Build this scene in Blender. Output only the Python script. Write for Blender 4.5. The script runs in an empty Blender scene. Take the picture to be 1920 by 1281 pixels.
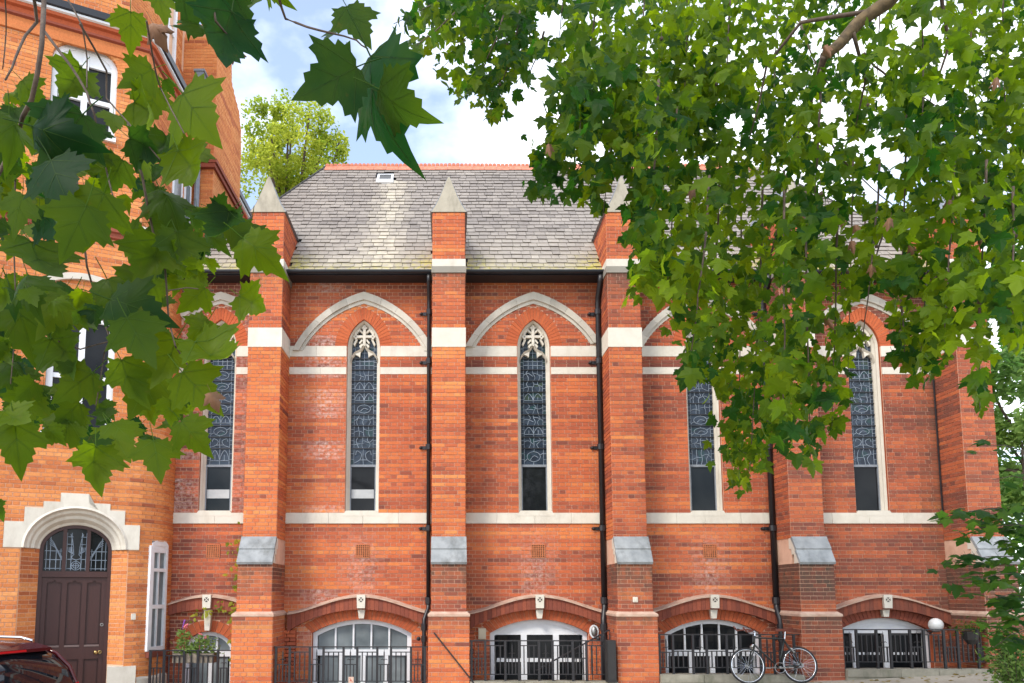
import bpy, bmesh, math, random
from mathutils import Vector, Matrix
from mathutils.geometry import tessellate_polygon
random.seed(7)
R = math.radians
scene = bpy.context.scene
col = scene.collection

# ------------------------------------------------------------------ camera
CAM = Vector((0.0, -13.87, 1.6)); PITCH = R(6); FPX = 1387.0; U0, V0 = 840.0, 964.0
cd = bpy.data.cameras.new('camera'); cam = bpy.data.objects.new('camera', cd); col.objects.link(cam)
cam.location = CAM; cam.rotation_euler = (R(90) + PITCH, 0, 0)
cd.sensor_width = 36; cd.sensor_fit = 'HORIZONTAL'; cd.lens = FPX / 1920 * 36
cd.shift_x = (960 - U0) / 1920; cd.shift_y = (V0 - 640.5) / 1920
cd.clip_start = 0.05; cd.clip_end = 600
scene.camera = cam

# ------------------------------------------------------------------ sky and sun
SUN_EL, SUN_AZ = R(44), R(217)          # azimuth clockwise from +Y: behind the camera, to its left
world = bpy.data.worlds.new('World'); scene.world = world; world.use_nodes = True
wn = world.node_tree; wn.nodes.clear()
wo = wn.nodes.new('ShaderNodeOutputWorld'); wb = wn.nodes.new('ShaderNodeBackground')
sky = wn.nodes.new('ShaderNodeTexSky'); sky.sky_type = 'NISHITA'; sky.sun_disc = False
sky.sun_elevation = SUN_EL; sky.sun_rotation = SUN_AZ; sky.air_density = 1.0; sky.dust_density = 0.25; sky.ozone_density = 2.0
tc = wn.nodes.new('ShaderNodeTexCoord'); mp = wn.nodes.new('ShaderNodeMapping')
mp.inputs['Scale'].default_value = (1, 1, 1.7); mp.inputs['Location'].default_value = (0.15, 0.1, 0.2)
cn = wn.nodes.new('ShaderNodeTexNoise'); cn.inputs['Scale'].default_value = 2.6; cn.inputs['Detail'].default_value = 7; cn.inputs['Roughness'].default_value = 0.52
cr = wn.nodes.new('ShaderNodeValToRGB'); cr.color_ramp.elements[0].position = 0.40; cr.color_ramp.elements[1].position = 0.60; cr.color_ramp.elements[0].color = (0.13, 0.13, 0.13, 1)
cm = wn.nodes.new('ShaderNodeMix'); cm.data_type = 'RGBA'
cm.inputs['B'].default_value = (10.5, 10.9, 11.6, 1)
wn.links.new(tc.outputs['Generated'], mp.inputs['Vector']); wn.links.new(mp.outputs['Vector'], cn.inputs['Vector'])
wn.links.new(cn.outputs['Fac'], cr.inputs['Fac']); wn.links.new(cr.outputs['Color'], cm.inputs['Factor'])
sg_ = wn.nodes.new('ShaderNodeVectorMath'); sg_.operation = 'SCALE'; sg_.inputs['Scale'].default_value = 1.55; wn.links.new(sky.outputs['Color'], sg_.inputs[0]); wn.links.new(sg_.outputs[0], cm.inputs['A']); wn.links.new(cm.outputs['Result'], wb.inputs['Color'])
wb.inputs['Strength'].default_value = 0.105; wn.links.new(wb.outputs['Background'], wo.inputs['Surface'])
sd = bpy.data.lights.new('sun', 'SUN'); sun = bpy.data.objects.new('sun', sd); col.objects.link(sun)
sd.energy = 1.5; sd.angle = R(14); sd.color = (1.0, 0.93, 0.82)
sdir = Vector((math.sin(SUN_AZ) * math.cos(SUN_EL), math.cos(SUN_AZ) * math.cos(SUN_EL), math.sin(SUN_EL)))
sun.rotation_euler = sdir.to_track_quat('Z', 'Y').to_euler(); sun.location = sdir * 40
vs = scene.view_settings; scene.display_settings.display_device = 'sRGB'
vs.view_transform = 'Standard'; vs.look = 'None'; vs.exposure = 1.06; vs.gamma = 1; vs.use_curve_mapping = False
scene.cycles.max_bounces = 8; scene.cycles.transparent_max_bounces = 8
try:
    scene.cycles.use_denoising = True
except Exception:
    pass

def ray(u, v):
    a = (u - U0) / FPX; b = (V0 - v) / FPX
    return Vector((a, math.cos(PITCH) - b * math.sin(PITCH), math.sin(PITCH) + b * math.cos(PITCH)))
def at(u, v, d):                       # point of the place seen at a spot of the photo, d metres in front of the camera
    r = ray(u, v); return CAM + r * (d / r.y)
def proj(p):
    y = p[1] - CAM.y; z = p[2] - CAM.z
    dep = y * math.cos(PITCH) + z * math.sin(PITCH); up = -y * math.sin(PITCH) + z * math.cos(PITCH)
    return U0 + FPX * p[0] / dep, V0 - FPX * up / dep, dep

# ------------------------------------------------------------------ materials
class NT:
    def __init__(s, name):
        s.m = bpy.data.materials.new(name); s.m.use_nodes = True; s.t = s.m.node_tree
        s.b = s.t.nodes['Principled BSDF']; s.out = s.t.nodes['Material Output']
    def n(s, typ, **kw):
        k = s.t.nodes.new(typ)
        for a, v in kw.items(): setattr(k, a, v)
        return k
    def l(s, a, b): s.t.links.new(a, b)
    def pos(s): return s.n('ShaderNodeNewGeometry').outputs['Position']
    def noise(s, scale, detail=3, rough=0.5, stretch=None, vec=None):
        k = s.n('ShaderNodeTexNoise'); k.inputs['Scale'].default_value = scale; k.inputs['Detail'].default_value = detail; k.inputs['Roughness'].default_value = rough
        src = vec if vec is not None else s.pos()
        if stretch:
            mm = s.n('ShaderNodeMapping'); mm.inputs['Scale'].default_value = stretch; s.l(src, mm.inputs['Vector']); src = mm.outputs['Vector']
        s.l(src, k.inputs['Vector']); return k.outputs['Fac']
    def ramp(s, fac, stops):
        k = s.n('ShaderNodeValToRGB'); e = k.color_ramp.elements
        while len(e) < len(stops): e.new(0.5)
        for i, (p, c) in enumerate(stops):
            e[i].position = p; e[i].color = (*c, 1) if len(c) == 3 else c
        s.l(fac, k.inputs['Fac']); return k.outputs['Color']
    def attr(s, name): 
        k = s.n('ShaderNodeAttribute'); k.attribute_name = name; return k.outputs['Fac']
    def mix(s, fac, a, b, blend='MIX'):
        k = s.n('ShaderNodeMix', data_type='RGBA', blend_type=blend)
        for sock, v in (('Factor', fac), ('A', a), ('B', b)):
            if isinstance(v, (int, float)): k.inputs[sock].default_value = v
            elif isinstance(v, tuple): k.inputs[sock].default_value = (*v, 1)
            else: s.l(v, k.inputs[sock])
        return k.outputs['Result']
    def math(s, op, a, b):
        k = s.n('ShaderNodeMath', operation=op)
        for i, v in enumerate((a, b)):
            if isinstance(v, (int, float)): k.inputs[i].default_value = v
            else: s.l(v, k.inputs[i])
        return k.outputs[0]
    def bump(s, h, strength=0.3, dist=0.01):
        k = s.n('ShaderNodeBump'); k.inputs['Strength'].default_value = strength; k.inputs['Distance'].default_value = dist
        s.l(h, k.inputs['Height']); s.l(k.outputs['Normal'], s.b.inputs['Normal'])
    def base(s, c):
        if isinstance(c, tuple): s.b.inputs['Base Color'].default_value = (*c, 1)
        else: s.l(c, s.b.inputs['Base Color'])
    def set(s, **kw):
        for k, v in kw.items(): s.b.inputs[k.replace('_', ' ')].default_value = v
        return s

def simple(name, c, rough=0.6, c2=None, scale=8, metal=0.0, bump=0.0, spec=0.5, stretch=None):
    k = NT(name); k.set(Roughness=rough, Metallic=metal); k.b.inputs['Specular IOR Level'].default_value = spec
    if c2:
        f = k.noise(scale, 5, 0.6, stretch); k.base(k.ramp(f, [(0.3, c), (0.7, c2)]))
        if bump: k.bump(f, bump)
    else: k.base(c)
    return k.m

def brick_mat(name, stops):
    k = NT(name); k.set(Roughness=0.86); k.b.inputs['Specular IOR Level'].default_value = 0.25
    c = k.ramp(k.attr('tone'), stops)
    g = k.noise(38, 4, 0.65)
    c = k.mix(0.55, c, k.ramp(g, [(0.3, (0.62, 0.6, 0.6)), (0.7, (1.2, 1.2, 1.2))]), 'MULTIPLY')
    big = k.noise(0.9, 4, 0.6)
    c = k.mix(0.5, c, k.ramp(big, [(0.34, (0.78, 0.72, 0.7)), (0.62, (1.06, 1.06, 1.04))]), 'MULTIPLY')
    ln = k.ramp(k.noise(16, 4, 0.7), [(0.42, (0, 0, 0)), (0.62, (1, 1, 1))])
    c = k.mix(k.math('MULTIPLY', k.attr('lime'), ln), c, (0.66, 0.50, 0.45))
    sn = k.ramp(k.noise(9, 4, 0.7, (1, 1, 0.45)), [(0.3, (0.25, 0.25, 0.25)), (0.7, (1, 1, 1))])
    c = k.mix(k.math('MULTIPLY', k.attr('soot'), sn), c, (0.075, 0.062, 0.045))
    k.base(c); k.bump(g, 0.25, 0.004)
    return k.m
M = {}
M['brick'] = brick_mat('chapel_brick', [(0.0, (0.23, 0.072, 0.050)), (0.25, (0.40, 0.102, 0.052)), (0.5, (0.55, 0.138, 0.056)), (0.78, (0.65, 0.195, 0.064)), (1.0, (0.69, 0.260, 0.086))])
M['brick2'] = brick_mat('house_brick', [(0.0, (0.36, 0.105, 0.05)), (0.3, (0.56, 0.175, 0.06)), (0.6, (0.68, 0.25, 0.08)), (1.0, (0.74, 0.32, 0.115))])
M['rubbed'] = brick_mat('rubbed_brick', [(0.0, (0.40, 0.085, 0.035)), (1.0, (0.56, 0.14, 0.052))])
M['band'] = brick_mat('purple_red_brick', [(0.0, (0.22, 0.062, 0.042)), (1.0, (0.36, 0.095, 0.052))])
M['mortar'] = simple('lime_mortar', (0.55, 0.32, 0.22), 0.95, (0.71, 0.46, 0.335), 5)
M['mortar2'] = simple('house_mortar', (0.62, 0.36, 0.22), 0.95, (0.74, 0.47, 0.31), 5)
def stone_mat(name, a, b, dirt, amt=0.5):
    k = NT(name); k.set(Roughness=0.85); k.b.inputs['Specular IOR Level'].default_value = 0.25
    f = k.noise(5, 6, 0.65); c = k.ramp(f, [(0.3, a), (0.7, b)])
    d = k.ramp(k.noise(3.2, 6, 0.72, (1, 1, 0.35)), [(0.5, (0, 0, 0)), (0.75, (amt, amt, amt))])
    c = k.mix(d, c, dirt); c = k.mix(k.attr('soot'), c, (0.13, 0.115, 0.095))
    k.base(c); k.bump(k.noise(60, 3), 0.15, 0.003); return k.m
M['stone'] = stone_mat('portland_stone', (0.63, 0.58, 0.49), (0.73, 0.68, 0.59), (0.38, 0.32, 0.25), 0.5)
M['capstone'] = stone_mat('weathered_stone', (0.37, 0.33, 0.26), (0.48, 0.43, 0.34), (0.17, 0.15, 0.12), 0.8)
M['weathering'] = stone_mat('grey_slab', (0.21, 0.225, 0.235), (0.37, 0.385, 0.395), (0.10, 0.10, 0.09), 0.85)
M['kerb'] = stone_mat('kerb_stone', (0.22, 0.205, 0.16), (0.38, 0.35, 0.28), (0.09, 0.10, 0.05), 0.9)
k = NT('roof_slate'); k.set(Roughness=0.72)
c = k.ramp(k.attr('tone'), [(0.0, (0.15, 0.128, 0.114)), (0.35, (0.235, 0.203, 0.178)), (0.7, (0.30, 0.262, 0.226)), (1.0, (0.41, 0.36, 0.305))])
c = k.mix(0.5, c, k.ramp(k.noise(14, 5, 0.7), [(0.3, (0.65, 0.65, 0.65)), (0.7, (1.25, 1.25, 1.25))]), 'MULTIPLY')
c = k.mix(k.math('MULTIPLY', k.attr('lime'), k.ramp(k.noise(5, 4, 0.6, (1, 1, 0.4)), [(0.3, (0.2, 0.2, 0.2)), (0.65, (1, 1, 1))])), c, (0.53, 0.47, 0.36))
c = k.mix(k.math('MULTIPLY', k.attr('soot'), k.ramp(k.noise(11, 4, 0.7), [(0.4, (0, 0, 0)), (0.6, (1, 1, 1))])), c, (0.44, 0.39, 0.07))
k.base(c); k.bump(k.noise(30, 4), 0.3, 0.004); M['slate'] = k.m
M['slatedark'] = simple('roof_underlay', (0.05, 0.047, 0.045), 0.9)
M['ridge'] = simple('terracotta', (0.44, 0.13, 0.07), 0.8, (0.60, 0.24, 0.15), 12)
M['terra'] = simple('terracotta_grille', (0.42, 0.13, 0.05), 0.85, (0.55, 0.19, 0.08), 20)
M['iron'] = simple('black_iron', (0.012, 0.012, 0.016), 0.38, (0.022, 0.02, 0.022), 30)
M['gutter'] = simple('black_gutter', (0.010, 0.012, 0.018), 0.45)
M['lead'] = simple('lead_grey', (0.16, 0.18, 0.21), 0.55, (0.24, 0.26, 0.29), 9)
M['came'] = simple('lead_came', (0.13, 0.17, 0.22), 0.5, (0.36, 0.42, 0.50), 6)
M['white'] = simple('white_paint', (0.78, 0.79, 0.81), 0.42, (0.70, 0.71, 0.73), 7)
M['wood'] = simple('maroon_door_paint', (0.040, 0.011, 0.009), 0.5, (0.054, 0.016, 0.012), 12, stretch=(8, 8, 0.6))
M['brass'] = simple('brass', (0.45, 0.33, 0.14), 0.35, metal=1.0)
M['steel'] = simple('chrome', (0.75, 0.75, 0.77), 0.12, metal=1.0)
M['dull'] = simple('dull_metal', (0.35, 0.34, 0.33), 0.4, metal=0.8)
M['palebar'] = simple('dull_grey', (0.36, 0.37, 0.38), 0.6, (0.46, 0.47, 0.47), 6)
M['dark'] = simple('dark_room', (0.012, 0.012, 0.014), 0.9)
M['beige'] = simple('beige_plastic', (0.58, 0.50, 0.36), 0.5)
M['soffit'] = simple('dark_soffit', (0.03, 0.022, 0.022), 0.8)
def glass(name, stops, rough=0.06, scale=1.2):
    k = NT(name); k.set(Roughness=rough); k.b.inputs['Specular IOR Level'].default_value = 0.16
    k.base(k.ramp(k.noise(scale, 3, 0.5), stops)); k.bump(k.noise(2.5, 2), 0.05, 0.02); return k.m
M['pane'] = glass('dark_pane', [(0.35, (0.006, 0.007, 0.009)), (0.65, (0.022, 0.024, 0.026))])
M['paneg'] = glass('grey_pane', [(0.3, (0.11, 0.13, 0.14)), (0.7, (0.24, 0.27, 0.28))], 0.12, 2.5)
k = NT('stained_glass'); k.set(Roughness=0.16); k.b.inputs['Specular IOR Level'].default_value = 0.22
k.base(k.mix(k.noise(2.2, 3), k.ramp(k.attr('tone'), [(0.0, (0.010, 0.014, 0.022)), (0.4, (0.020, 0.032, 0.048)), (0.62, (0.05, 0.07, 0.10)), (0.8, (0.016, 0.06, 0.055)), (0.93, (0.05, 0.085, 0.03)), (1.0, (0.15, 0.18, 0.22))]), (0.03, 0.04, 0.06)))
M['stained'] = k.m
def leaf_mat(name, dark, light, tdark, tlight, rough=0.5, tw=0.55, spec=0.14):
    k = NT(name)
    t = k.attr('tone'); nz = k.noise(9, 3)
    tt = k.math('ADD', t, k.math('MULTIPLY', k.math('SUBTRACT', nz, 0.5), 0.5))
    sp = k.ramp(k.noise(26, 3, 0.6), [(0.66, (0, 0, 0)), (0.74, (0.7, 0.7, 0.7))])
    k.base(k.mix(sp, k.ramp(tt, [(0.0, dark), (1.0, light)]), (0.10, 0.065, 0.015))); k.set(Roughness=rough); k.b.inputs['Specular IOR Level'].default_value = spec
    tr = k.n('ShaderNodeBsdfTranslucent'); k.l(k.ramp(tt, [(0.0, tdark), (1.0, tlight)]), tr.inputs['Color'])
    mx = k.n('ShaderNodeMixShader'); mx.inputs[0].default_value = tw
    k.l(k.b.outputs[0], mx.inputs[1]); k.l(tr.outputs[0], mx.inputs[2]); k.l(mx.outputs[0], k.out.inputs['Surface'])
    return k.m
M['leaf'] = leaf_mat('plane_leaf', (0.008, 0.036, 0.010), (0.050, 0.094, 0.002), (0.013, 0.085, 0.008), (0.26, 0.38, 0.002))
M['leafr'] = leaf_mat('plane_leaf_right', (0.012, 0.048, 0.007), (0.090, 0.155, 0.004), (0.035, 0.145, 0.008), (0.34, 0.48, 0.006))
M['leafs'] = leaf_mat('sapling_leaf', (0.014, 0.052, 0.014), (0.06, 0.13, 0.02), (0.04, 0.16, 0.02), (0.20, 0.40, 0.03))
M['leafy'] = leaf_mat('yellow_green_leaf', (0.10, 0.16, 0.015), (0.36, 0.38, 0.05), (0.25, 0.40, 0.03), (0.75, 0.78, 0.10))
M['leafb'] = leaf_mat('pale_green_leaf', (0.07, 0.14, 0.035), (0.24, 0.33, 0.10), (0.10, 0.26, 0.05), (0.42, 0.60, 0.14))
M['leafd'] = simple('dry_leaf', (0.13, 0.06, 0.03), 0.8, (0.22, 0.11, 0.055), 15)
M['vein'] = leaf_mat('leaf_vein', (0.030, 0.075, 0.020), (0.085, 0.15, 0.02), (0.04, 0.14, 0.02), (0.25, 0.40, 0.02))
M['bark'] = simple('twig_bark', (0.055, 0.036, 0.028), 0.9, (0.12, 0.085, 0.06), 25, bump=0.4)
M['limb'] = simple('plane_bark', (0.045, 0.030, 0.015), 0.9, (0.17, 0.115, 0.055), 14, bump=0.9)
M['pave'] = None
k = NT('yard_paving'); k.set(Roughness=0.9)
c = k.ramp(k.noise(1.1, 6, 0.65), [(0.3, (0.30, 0.26, 0.20)), (0.7, (0.44, 0.39, 0.31))])
c = k.mix(0.6, c, k.ramp(k.noise(45, 3, 0.7), [(0.35, (0.7, 0.7, 0.7)), (0.65, (1.2, 1.2, 1.2))]), 'MULTIPLY')
k.base(c); k.bump(k.noise(60, 3), 0.3, 0.006); M['pave'] = k.m
M['soil'] = simple('area_floor', (0.10, 0.09, 0.08), 0.95, (0.17, 0.15, 0.13), 4)
M['red'] = simple('red_car_paint', (0.060, 0.004, 0.006), 0.14); 
M['cargl'] = simple('car_glass', (0.008, 0.009, 0.012), 0.03)
M['taillamp'] = simple('red_lamp_lens', (0.50, 0.012, 0.015), 0.12)
M['rubber'] = simple('tyre_rubber', (0.018, 0.018, 0.019), 0.75)
M['bike'] = simple('dark_green_enamel', (0.014, 0.018, 0.016), 0.3)
M['tan'] = simple('brown_leather', (0.14, 0.035, 0.02), 0.55)
M['pink'] = simple('pink_petal', (0.70, 0.16, 0.20), 0.6)
M['purple'] = simple('purple_petal', (0.28, 0.08, 0.45), 0.6)
M['trough'] = simple('wooden_trough', (0.16, 0.13, 0.10), 0.85, (0.26, 0.21, 0.16), 12)
M['globe'] = simple('opal_glass', (0.72, 0.72, 0.70), 0.25)
M['tarp'] = simple('dark_box_paint', (0.02, 0.018, 0.018), 0.5)
M['plaque'] = simple('plaque_face', (0.60, 0.42, 0.33), 0.5)
M['plaquered'] = simple('plaque_print', (0.45, 0.10, 0.06), 0.5)

# ------------------------------------------------------------------ mesh helper
class MB:
    def __init__(s): s.v = []; s.f = []; s.mi = []; s.at = []; s.cur = (0.5, 0.0, 0.0); s.m = 0
    def add(s, vs, fs):
        o = len(s.v); s.v += [tuple(p) for p in vs]
        for f in fs: s.f.append(tuple(o + i for i in f)); s.mi.append(s.m); s.at.append(s.cur)
    def box(s, x0, x1, y0, y1, z0, z1):
        s.add([(x0, y0, z0), (x1, y0, z0), (x1, y1, z0), (x0, y1, z0), (x0, y0, z1), (x1, y0, z1), (x1, y1, z1), (x0, y1, z1)],
              [(0, 3, 2, 1), (4, 5, 6, 7), (0, 1, 5, 4), (1, 2, 6, 5), (2, 3, 7, 6), (3, 0, 4, 7)])
    def fbox(s, F, a0, a1, z0, z1, o0, o1, closed=True):
        vs = [F(a, z, o) for o in (o1, o0) for (a, z) in ((a0, z0), (a1, z0), (a1, z1), (a0, z1))]
        fs = [(0, 1, 2, 3), (0, 4, 5, 1), (1, 5, 6, 2), (2, 6, 7, 3), (3, 7, 4, 0)]
        if closed: fs.append((7, 6, 5, 4))
        s.add(vs, fs)
    def fprism(s, F, pts, o0, o1, back=False):
        n = len(pts)
        vs = [F(a, z, o1) for a, z in pts] + [F(a, z, o0) for a, z in pts]
        fs = [tuple(range(n))] + [((i + 1) % n, i, n + i, n + (i + 1) % n) for i in range(n)]
        if back: fs.append(tuple(range(2 * n - 1, n - 1, -1)))
        s.add(vs, fs)
    def fstrip(s, F, A, B, o0, o1, ends=True, ob=None):
        n = len(A); ob = o1 if ob is None else ob
        vs = [F(a, z, o1) for a, z in A] + [F(a, z, ob) for a, z in B] + [F(a, z, o0) for a, z in A] + [F(a, z, o0) for a, z in B]
        fs = []
        for i in range(n - 1):
            fs += [(i, i + 1, n + i + 1, n + i), (2 * n + i, 2 * n + i + 1, i + 1, i), (n + i, n + i + 1, 3 * n + i + 1, 3 * n + i)]
        if ends: fs += [(0, n, 3 * n, 2 * n), (n - 1, 3 * n - 1, 4 * n - 1, 2 * n - 1)]
        s.add(vs, fs)
    def tube(s, pts, r, seg=8, r1=None, cap=True):
        pts = [Vector(p) for p in pts]; n = len(pts); vs = []; prev = None
        for i, p in enumerate(pts):
            t = (pts[min(i + 1, n - 1)] - pts[max(i - 1, 0)])
            if t.length < 1e-9: t = Vector((0, 0, 1))
            t.normalize()
            a = prev if prev is not None else (Vector((0, 0, 1)) if abs(t.z) < 0.9 else Vector((1, 0, 0)))
            x = a - t * a.dot(t)
            if x.length < 1e-6: x = t.orthogonal()
            x.normalize(); prev = x; y = t.cross(x)
            rr = r if r1 is None else r + (r1 - r) * i / max(1, n - 1)
            if isinstance(r, (list, tuple)): rr = r[i]
            for k in range(seg):
                an = 2 * math.pi * k / seg
                vs.append(p + x * (rr * math.cos(an)) + y * (rr * math.sin(an)))
        fs = [(i * seg + k, i * seg + (k + 1) % seg, (i + 1) * seg + (k + 1) % seg, (i + 1) * seg + k) for i in range(n - 1) for k in range(seg)]
        if cap: fs += [tuple(range(seg - 1, -1, -1)), tuple((n - 1) * seg + k for k in range(seg))]
        s.add(vs, fs)
    def ball(s, c, r, seg=10, rings=6, sc=(1, 1, 1)):
        vs = []; c = Vector(c)
        for i in range(rings + 1):
            th = math.pi * i / rings
            for k in range(seg):
                a = 2 * math.pi * k / seg
                vs.append((c.x + r * sc[0] * math.sin(th) * math.cos(a), c.y + r * sc[1] * math.sin(th) * math.sin(a), c.z + r * sc[2] * math.cos(th)))
        s.add(vs, [(i * seg + k, (i + 1) * seg + k, (i + 1) * seg + (k + 1) % seg, i * seg + (k + 1) % seg) for i in range(rings) for k in range(seg)])
    def torus(s, c, ax, R0, r, n=40, seg=6):
        ax = Vector(ax).normalized(); x = ax.orthogonal().normalized(); y = ax.cross(x); c = Vector(c); vs = []
        for i in range(n):
            a = 2 * math.pi * i / n; d = x * math.cos(a) + y * math.sin(a)
            for k in range(seg):
                b = 2 * math.pi * k / seg; vs.append(c + d * (R0 + r * math.cos(b)) + ax * (r * math.sin(b)))
        s.add(vs, [(i * seg + k, ((i + 1) % n) * seg + k, ((i + 1) % n) * seg + (k + 1) % seg, i * seg + (k + 1) % seg) for i in range(n) for k in range(seg)])
    def mesh(s, name, mats, smooth=False):
        me = bpy.data.meshes.new(name); me.from_pydata(s.v, [], s.f)
        for m in (mats if isinstance(mats, (list, tuple)) else [mats]): me.materials.append(m)
        if s.f:
            me.polygons.foreach_set('material_index', s.mi)
            for i, nm in enumerate(('tone', 'soot', 'lime')):
                if i and not any(t[i] for t in s.at): continue
                a = me.attributes.new(nm, 'FLOAT', 'FACE'); a.data.foreach_set('value', [t[i] for t in s.at])
        if smooth: me.shade_smooth()
        me.update(); return me
    def build(s, name, mats, parent=None, smooth=False, kind=None, label=None):
        o = bpy.data.objects.new(name, s.mesh(name, mats, smooth)); col.objects.link(o)
        put(o, parent)
        if kind: o['kind'] = kind
        if label: o['label'] = label
        return o
def put(o, parent):
    if parent is not None:
        o.parent = parent
        if '_origin' in parent: o.matrix_parent_inverse = Matrix.Translation(-Vector(parent['_origin']))
ROOTS = []
def thing(name, label, cat, loc, group=None):
    o = bpy.data.objects.new(name, None); col.objects.link(o); o.location = loc; o.empty_display_size = 0.2
    o['label'] = label; o['category'] = cat; o['_origin'] = tuple(loc)
    if group: o['group'] = group
    ROOTS.append(o); return o
def group_part(name, parent):            # a part that is only the sum of its sub-parts
    o = bpy.data.objects.new(name, None); col.objects.link(o); put(o, parent); return o
def structure(o, label=None):
    o['kind'] = 'structure'
    if label: o['label'] = label
    return o
def plane_frame(origin, ex, n):
    o = Vector(origin); ex = Vector(ex).normalized(); n = Vector(n).normalized()
    return lambda a, z, off: Vector((o.x + ex.x * a + n.x * off, o.y + ex.y * a + n.y * off, z))
def arc_pts(cx, cz, r, a0, a1, n): return [(cx + r * math.cos(R(a0 + (a1 - a0) * i / n)), cz + r * math.sin(R(a0 + (a1 - a0) * i / n))) for i in range(n + 1)]

_h = {}
def vnoise(k, x):
    def h(i):
        key = (k, i)
        if key not in _h: _h[key] = random.random()
        return _h[key]
    i = math.floor(x); t = x - i; t = t * t * (3 - 2 * t); return h(i) * (1 - t) + h(i + 1) * t

# ------------------------------------------------------------------ brick layer
JOINT = 0.0118
class Bricks:
    def __init__(s): s.items = []
    def lay(s, F, n_dir, spans, z0, z1, parent, soot=None, lime=None, tone=0.0, phase=0.0, ch=0.0715, band=1.0, key='', o0=-0.02, o1=0.006):
        n = max(1, round((z1 - z0) / ch)); h = (z1 - z0) / n
        for i in range(n):
            za = z0 + i * h; zb = za + h; zm = (za + zb) / 2; k = round(za / 0.0715)
            hd = k % 2 == 0; L = 0.114 if hd else 0.2285; off = phase + (0.057 if hd else 0.0)
            for (xa, xb) in spans(zm):
                if xb - xa < 0.03: continue
                cuts = [xa]; q = math.floor((xa - off) / L) + 1
                while off + q * L < xb - 0.04:
                    if off + q * L > xa + 0.04: cuts.append(off + q * L)
                    q += 1
                cuts.append(xb)
                for a, b in zip(cuts, cuts[1:]):
                    xm = (a + b) / 2
                    t = 0.50 + tone + band * (0.56 * (vnoise(key + str(k // 1), xm / 1.3) - 0.5) + 0.26 * (vnoise(key + 'b' + str(k // 3), xm / 2.5) - 0.5) + 0.26 * (vnoise(key + 'c' + str(k // 2), xm / 6.0) - 0.5)) + random.gauss(0, 0.085)
                    if random.random() < 0.03: t -= 0.3
                    sv = soot(xm, zm) if soot else 0.0; lv = lime(xm, zm) if lime else 0.0
                    s.items.append((F, n_dir(xm) if callable(n_dir) else n_dir, a + JOINT / 2, b - JOINT / 2, za + JOINT / 2, zb - JOINT / 2, parent, min(1, max(0, t)), min(1, max(0, sv)), min(1, max(0, lv)), o0, o1 + random.uniform(-0.0015, 0.0025)))
    def emit(s, root, mat, limit, prefer=None, kindname='brickwork'):
        sc = []
        for i, it in enumerate(s.items):
            F, nd, a, b, za, zb = it[:6]; c = F((a + b) / 2, (za + zb) / 2, 0); u, v, d = proj(c)
            if d < 0 or not (-5 < u < 1925 and -5 < v < 1286): continue
            view = (CAM - c).normalized(); w = (b - a) * (zb - za) * max(0, view.dot(Vector(nd))) / (d * d)
            if prefer: w *= prefer(u, v)
            sc.append((w, i))
        sc.sort(reverse=True); chosen = set(i for w, i in sc[:limit]); cache = {}
        rest = MB()
        for i, it in enumerate(s.items):
            F, nd, a, b, za, zb, parent, t, sv, lv, o0, o1 = it
            if i in chosen:
                ln = round(b - a, 2); ht = round(zb - za, 3); key = (ln, ht, round(t * 7), round(sv * 3), round(lv * 3))
                if key not in cache:
                    m = MB(); m.cur = (key[2] / 7, key[3] / 3, key[4] / 3)
                    # front face carries a worn arris: small chamfer round the front
                    x, z, e = ln / 2, ht / 2, 0.003
                    vs = [(-x, 0.02, -z), (x, 0.02, -z), (x, 0.02, z), (-x, 0.02, z), (-x, -0.003, -z), (x, -0.003, -z), (x, -0.003, z), (-x, -0.003, z), (-x + e, -0.007, -z + e), (x - e, -0.007, -z + e), (x - e, -0.007, z - e), (-x + e, -0.007, z - e)]
                    m.add(vs, [(3, 2, 1, 0), (0, 1, 5, 4), (1, 2, 6, 5), (2, 3, 7, 6), (3, 0, 4, 7), (4, 5, 9, 8), (5, 6, 10, 9), (6, 7, 11, 10), (7, 4, 8, 11), (8, 9, 10, 11)])
                    cache[key] = m.mesh('brick', mat)
                o = bpy.data.objects.new('brick', cache[key]); col.objects.link(o)
                p = F((a + b) / 2, (za + zb) / 2, 0); o.location = p
                o.rotation_euler.z = math.atan2(nd[0], -nd[1]); put(o, parent)
            else:
                rest.cur = (t, sv, lv); rest.fbox(F, a, b, za, zb, o0, o1, closed=False)
        return rest.build(kindname, mat, root, kind='stuff')

# ================================================================== SETTING: ground
def gz(x): return max(-0.60, min(0.36, -0.23 + 0.05 * x))
g = MB()
xs = [-120, -40, -7.4, -5.2, -2, 0, 3, 6, 9.9, 11.8, 20, 40, 120]
for a, b in zip(xs, xs[1:]):
    ys = [-120, -30, -14, -8, -4, -2, -1.06]
    if b <= -5.2 or a >= 9.9: ys += [8, 40, 200]
    for c, d in zip(ys, ys[1:]): g.add([(a, c, gz(a)), (b, c, gz(b)), (b, d, gz(b)), (a, d, gz(a))], [(0, 1, 2, 3)])
g.add([(-5.2, 8, -0.49), (9.9, 8, 0.265), (9.9, 200, 0.265), (-5.2, 200, -0.49)], [(0, 1, 2, 3)])
structure(g.build('ground', M['pave']), 'beige paved yard rising to the right along the chapel')
g = MB(); g.box(-5.2, 9.4, -1.06, 0.05, -1.62, -1.5)
structure(g.build('area_floor', M['soil']), 'dark floor of the sunken area below the railings')

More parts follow.
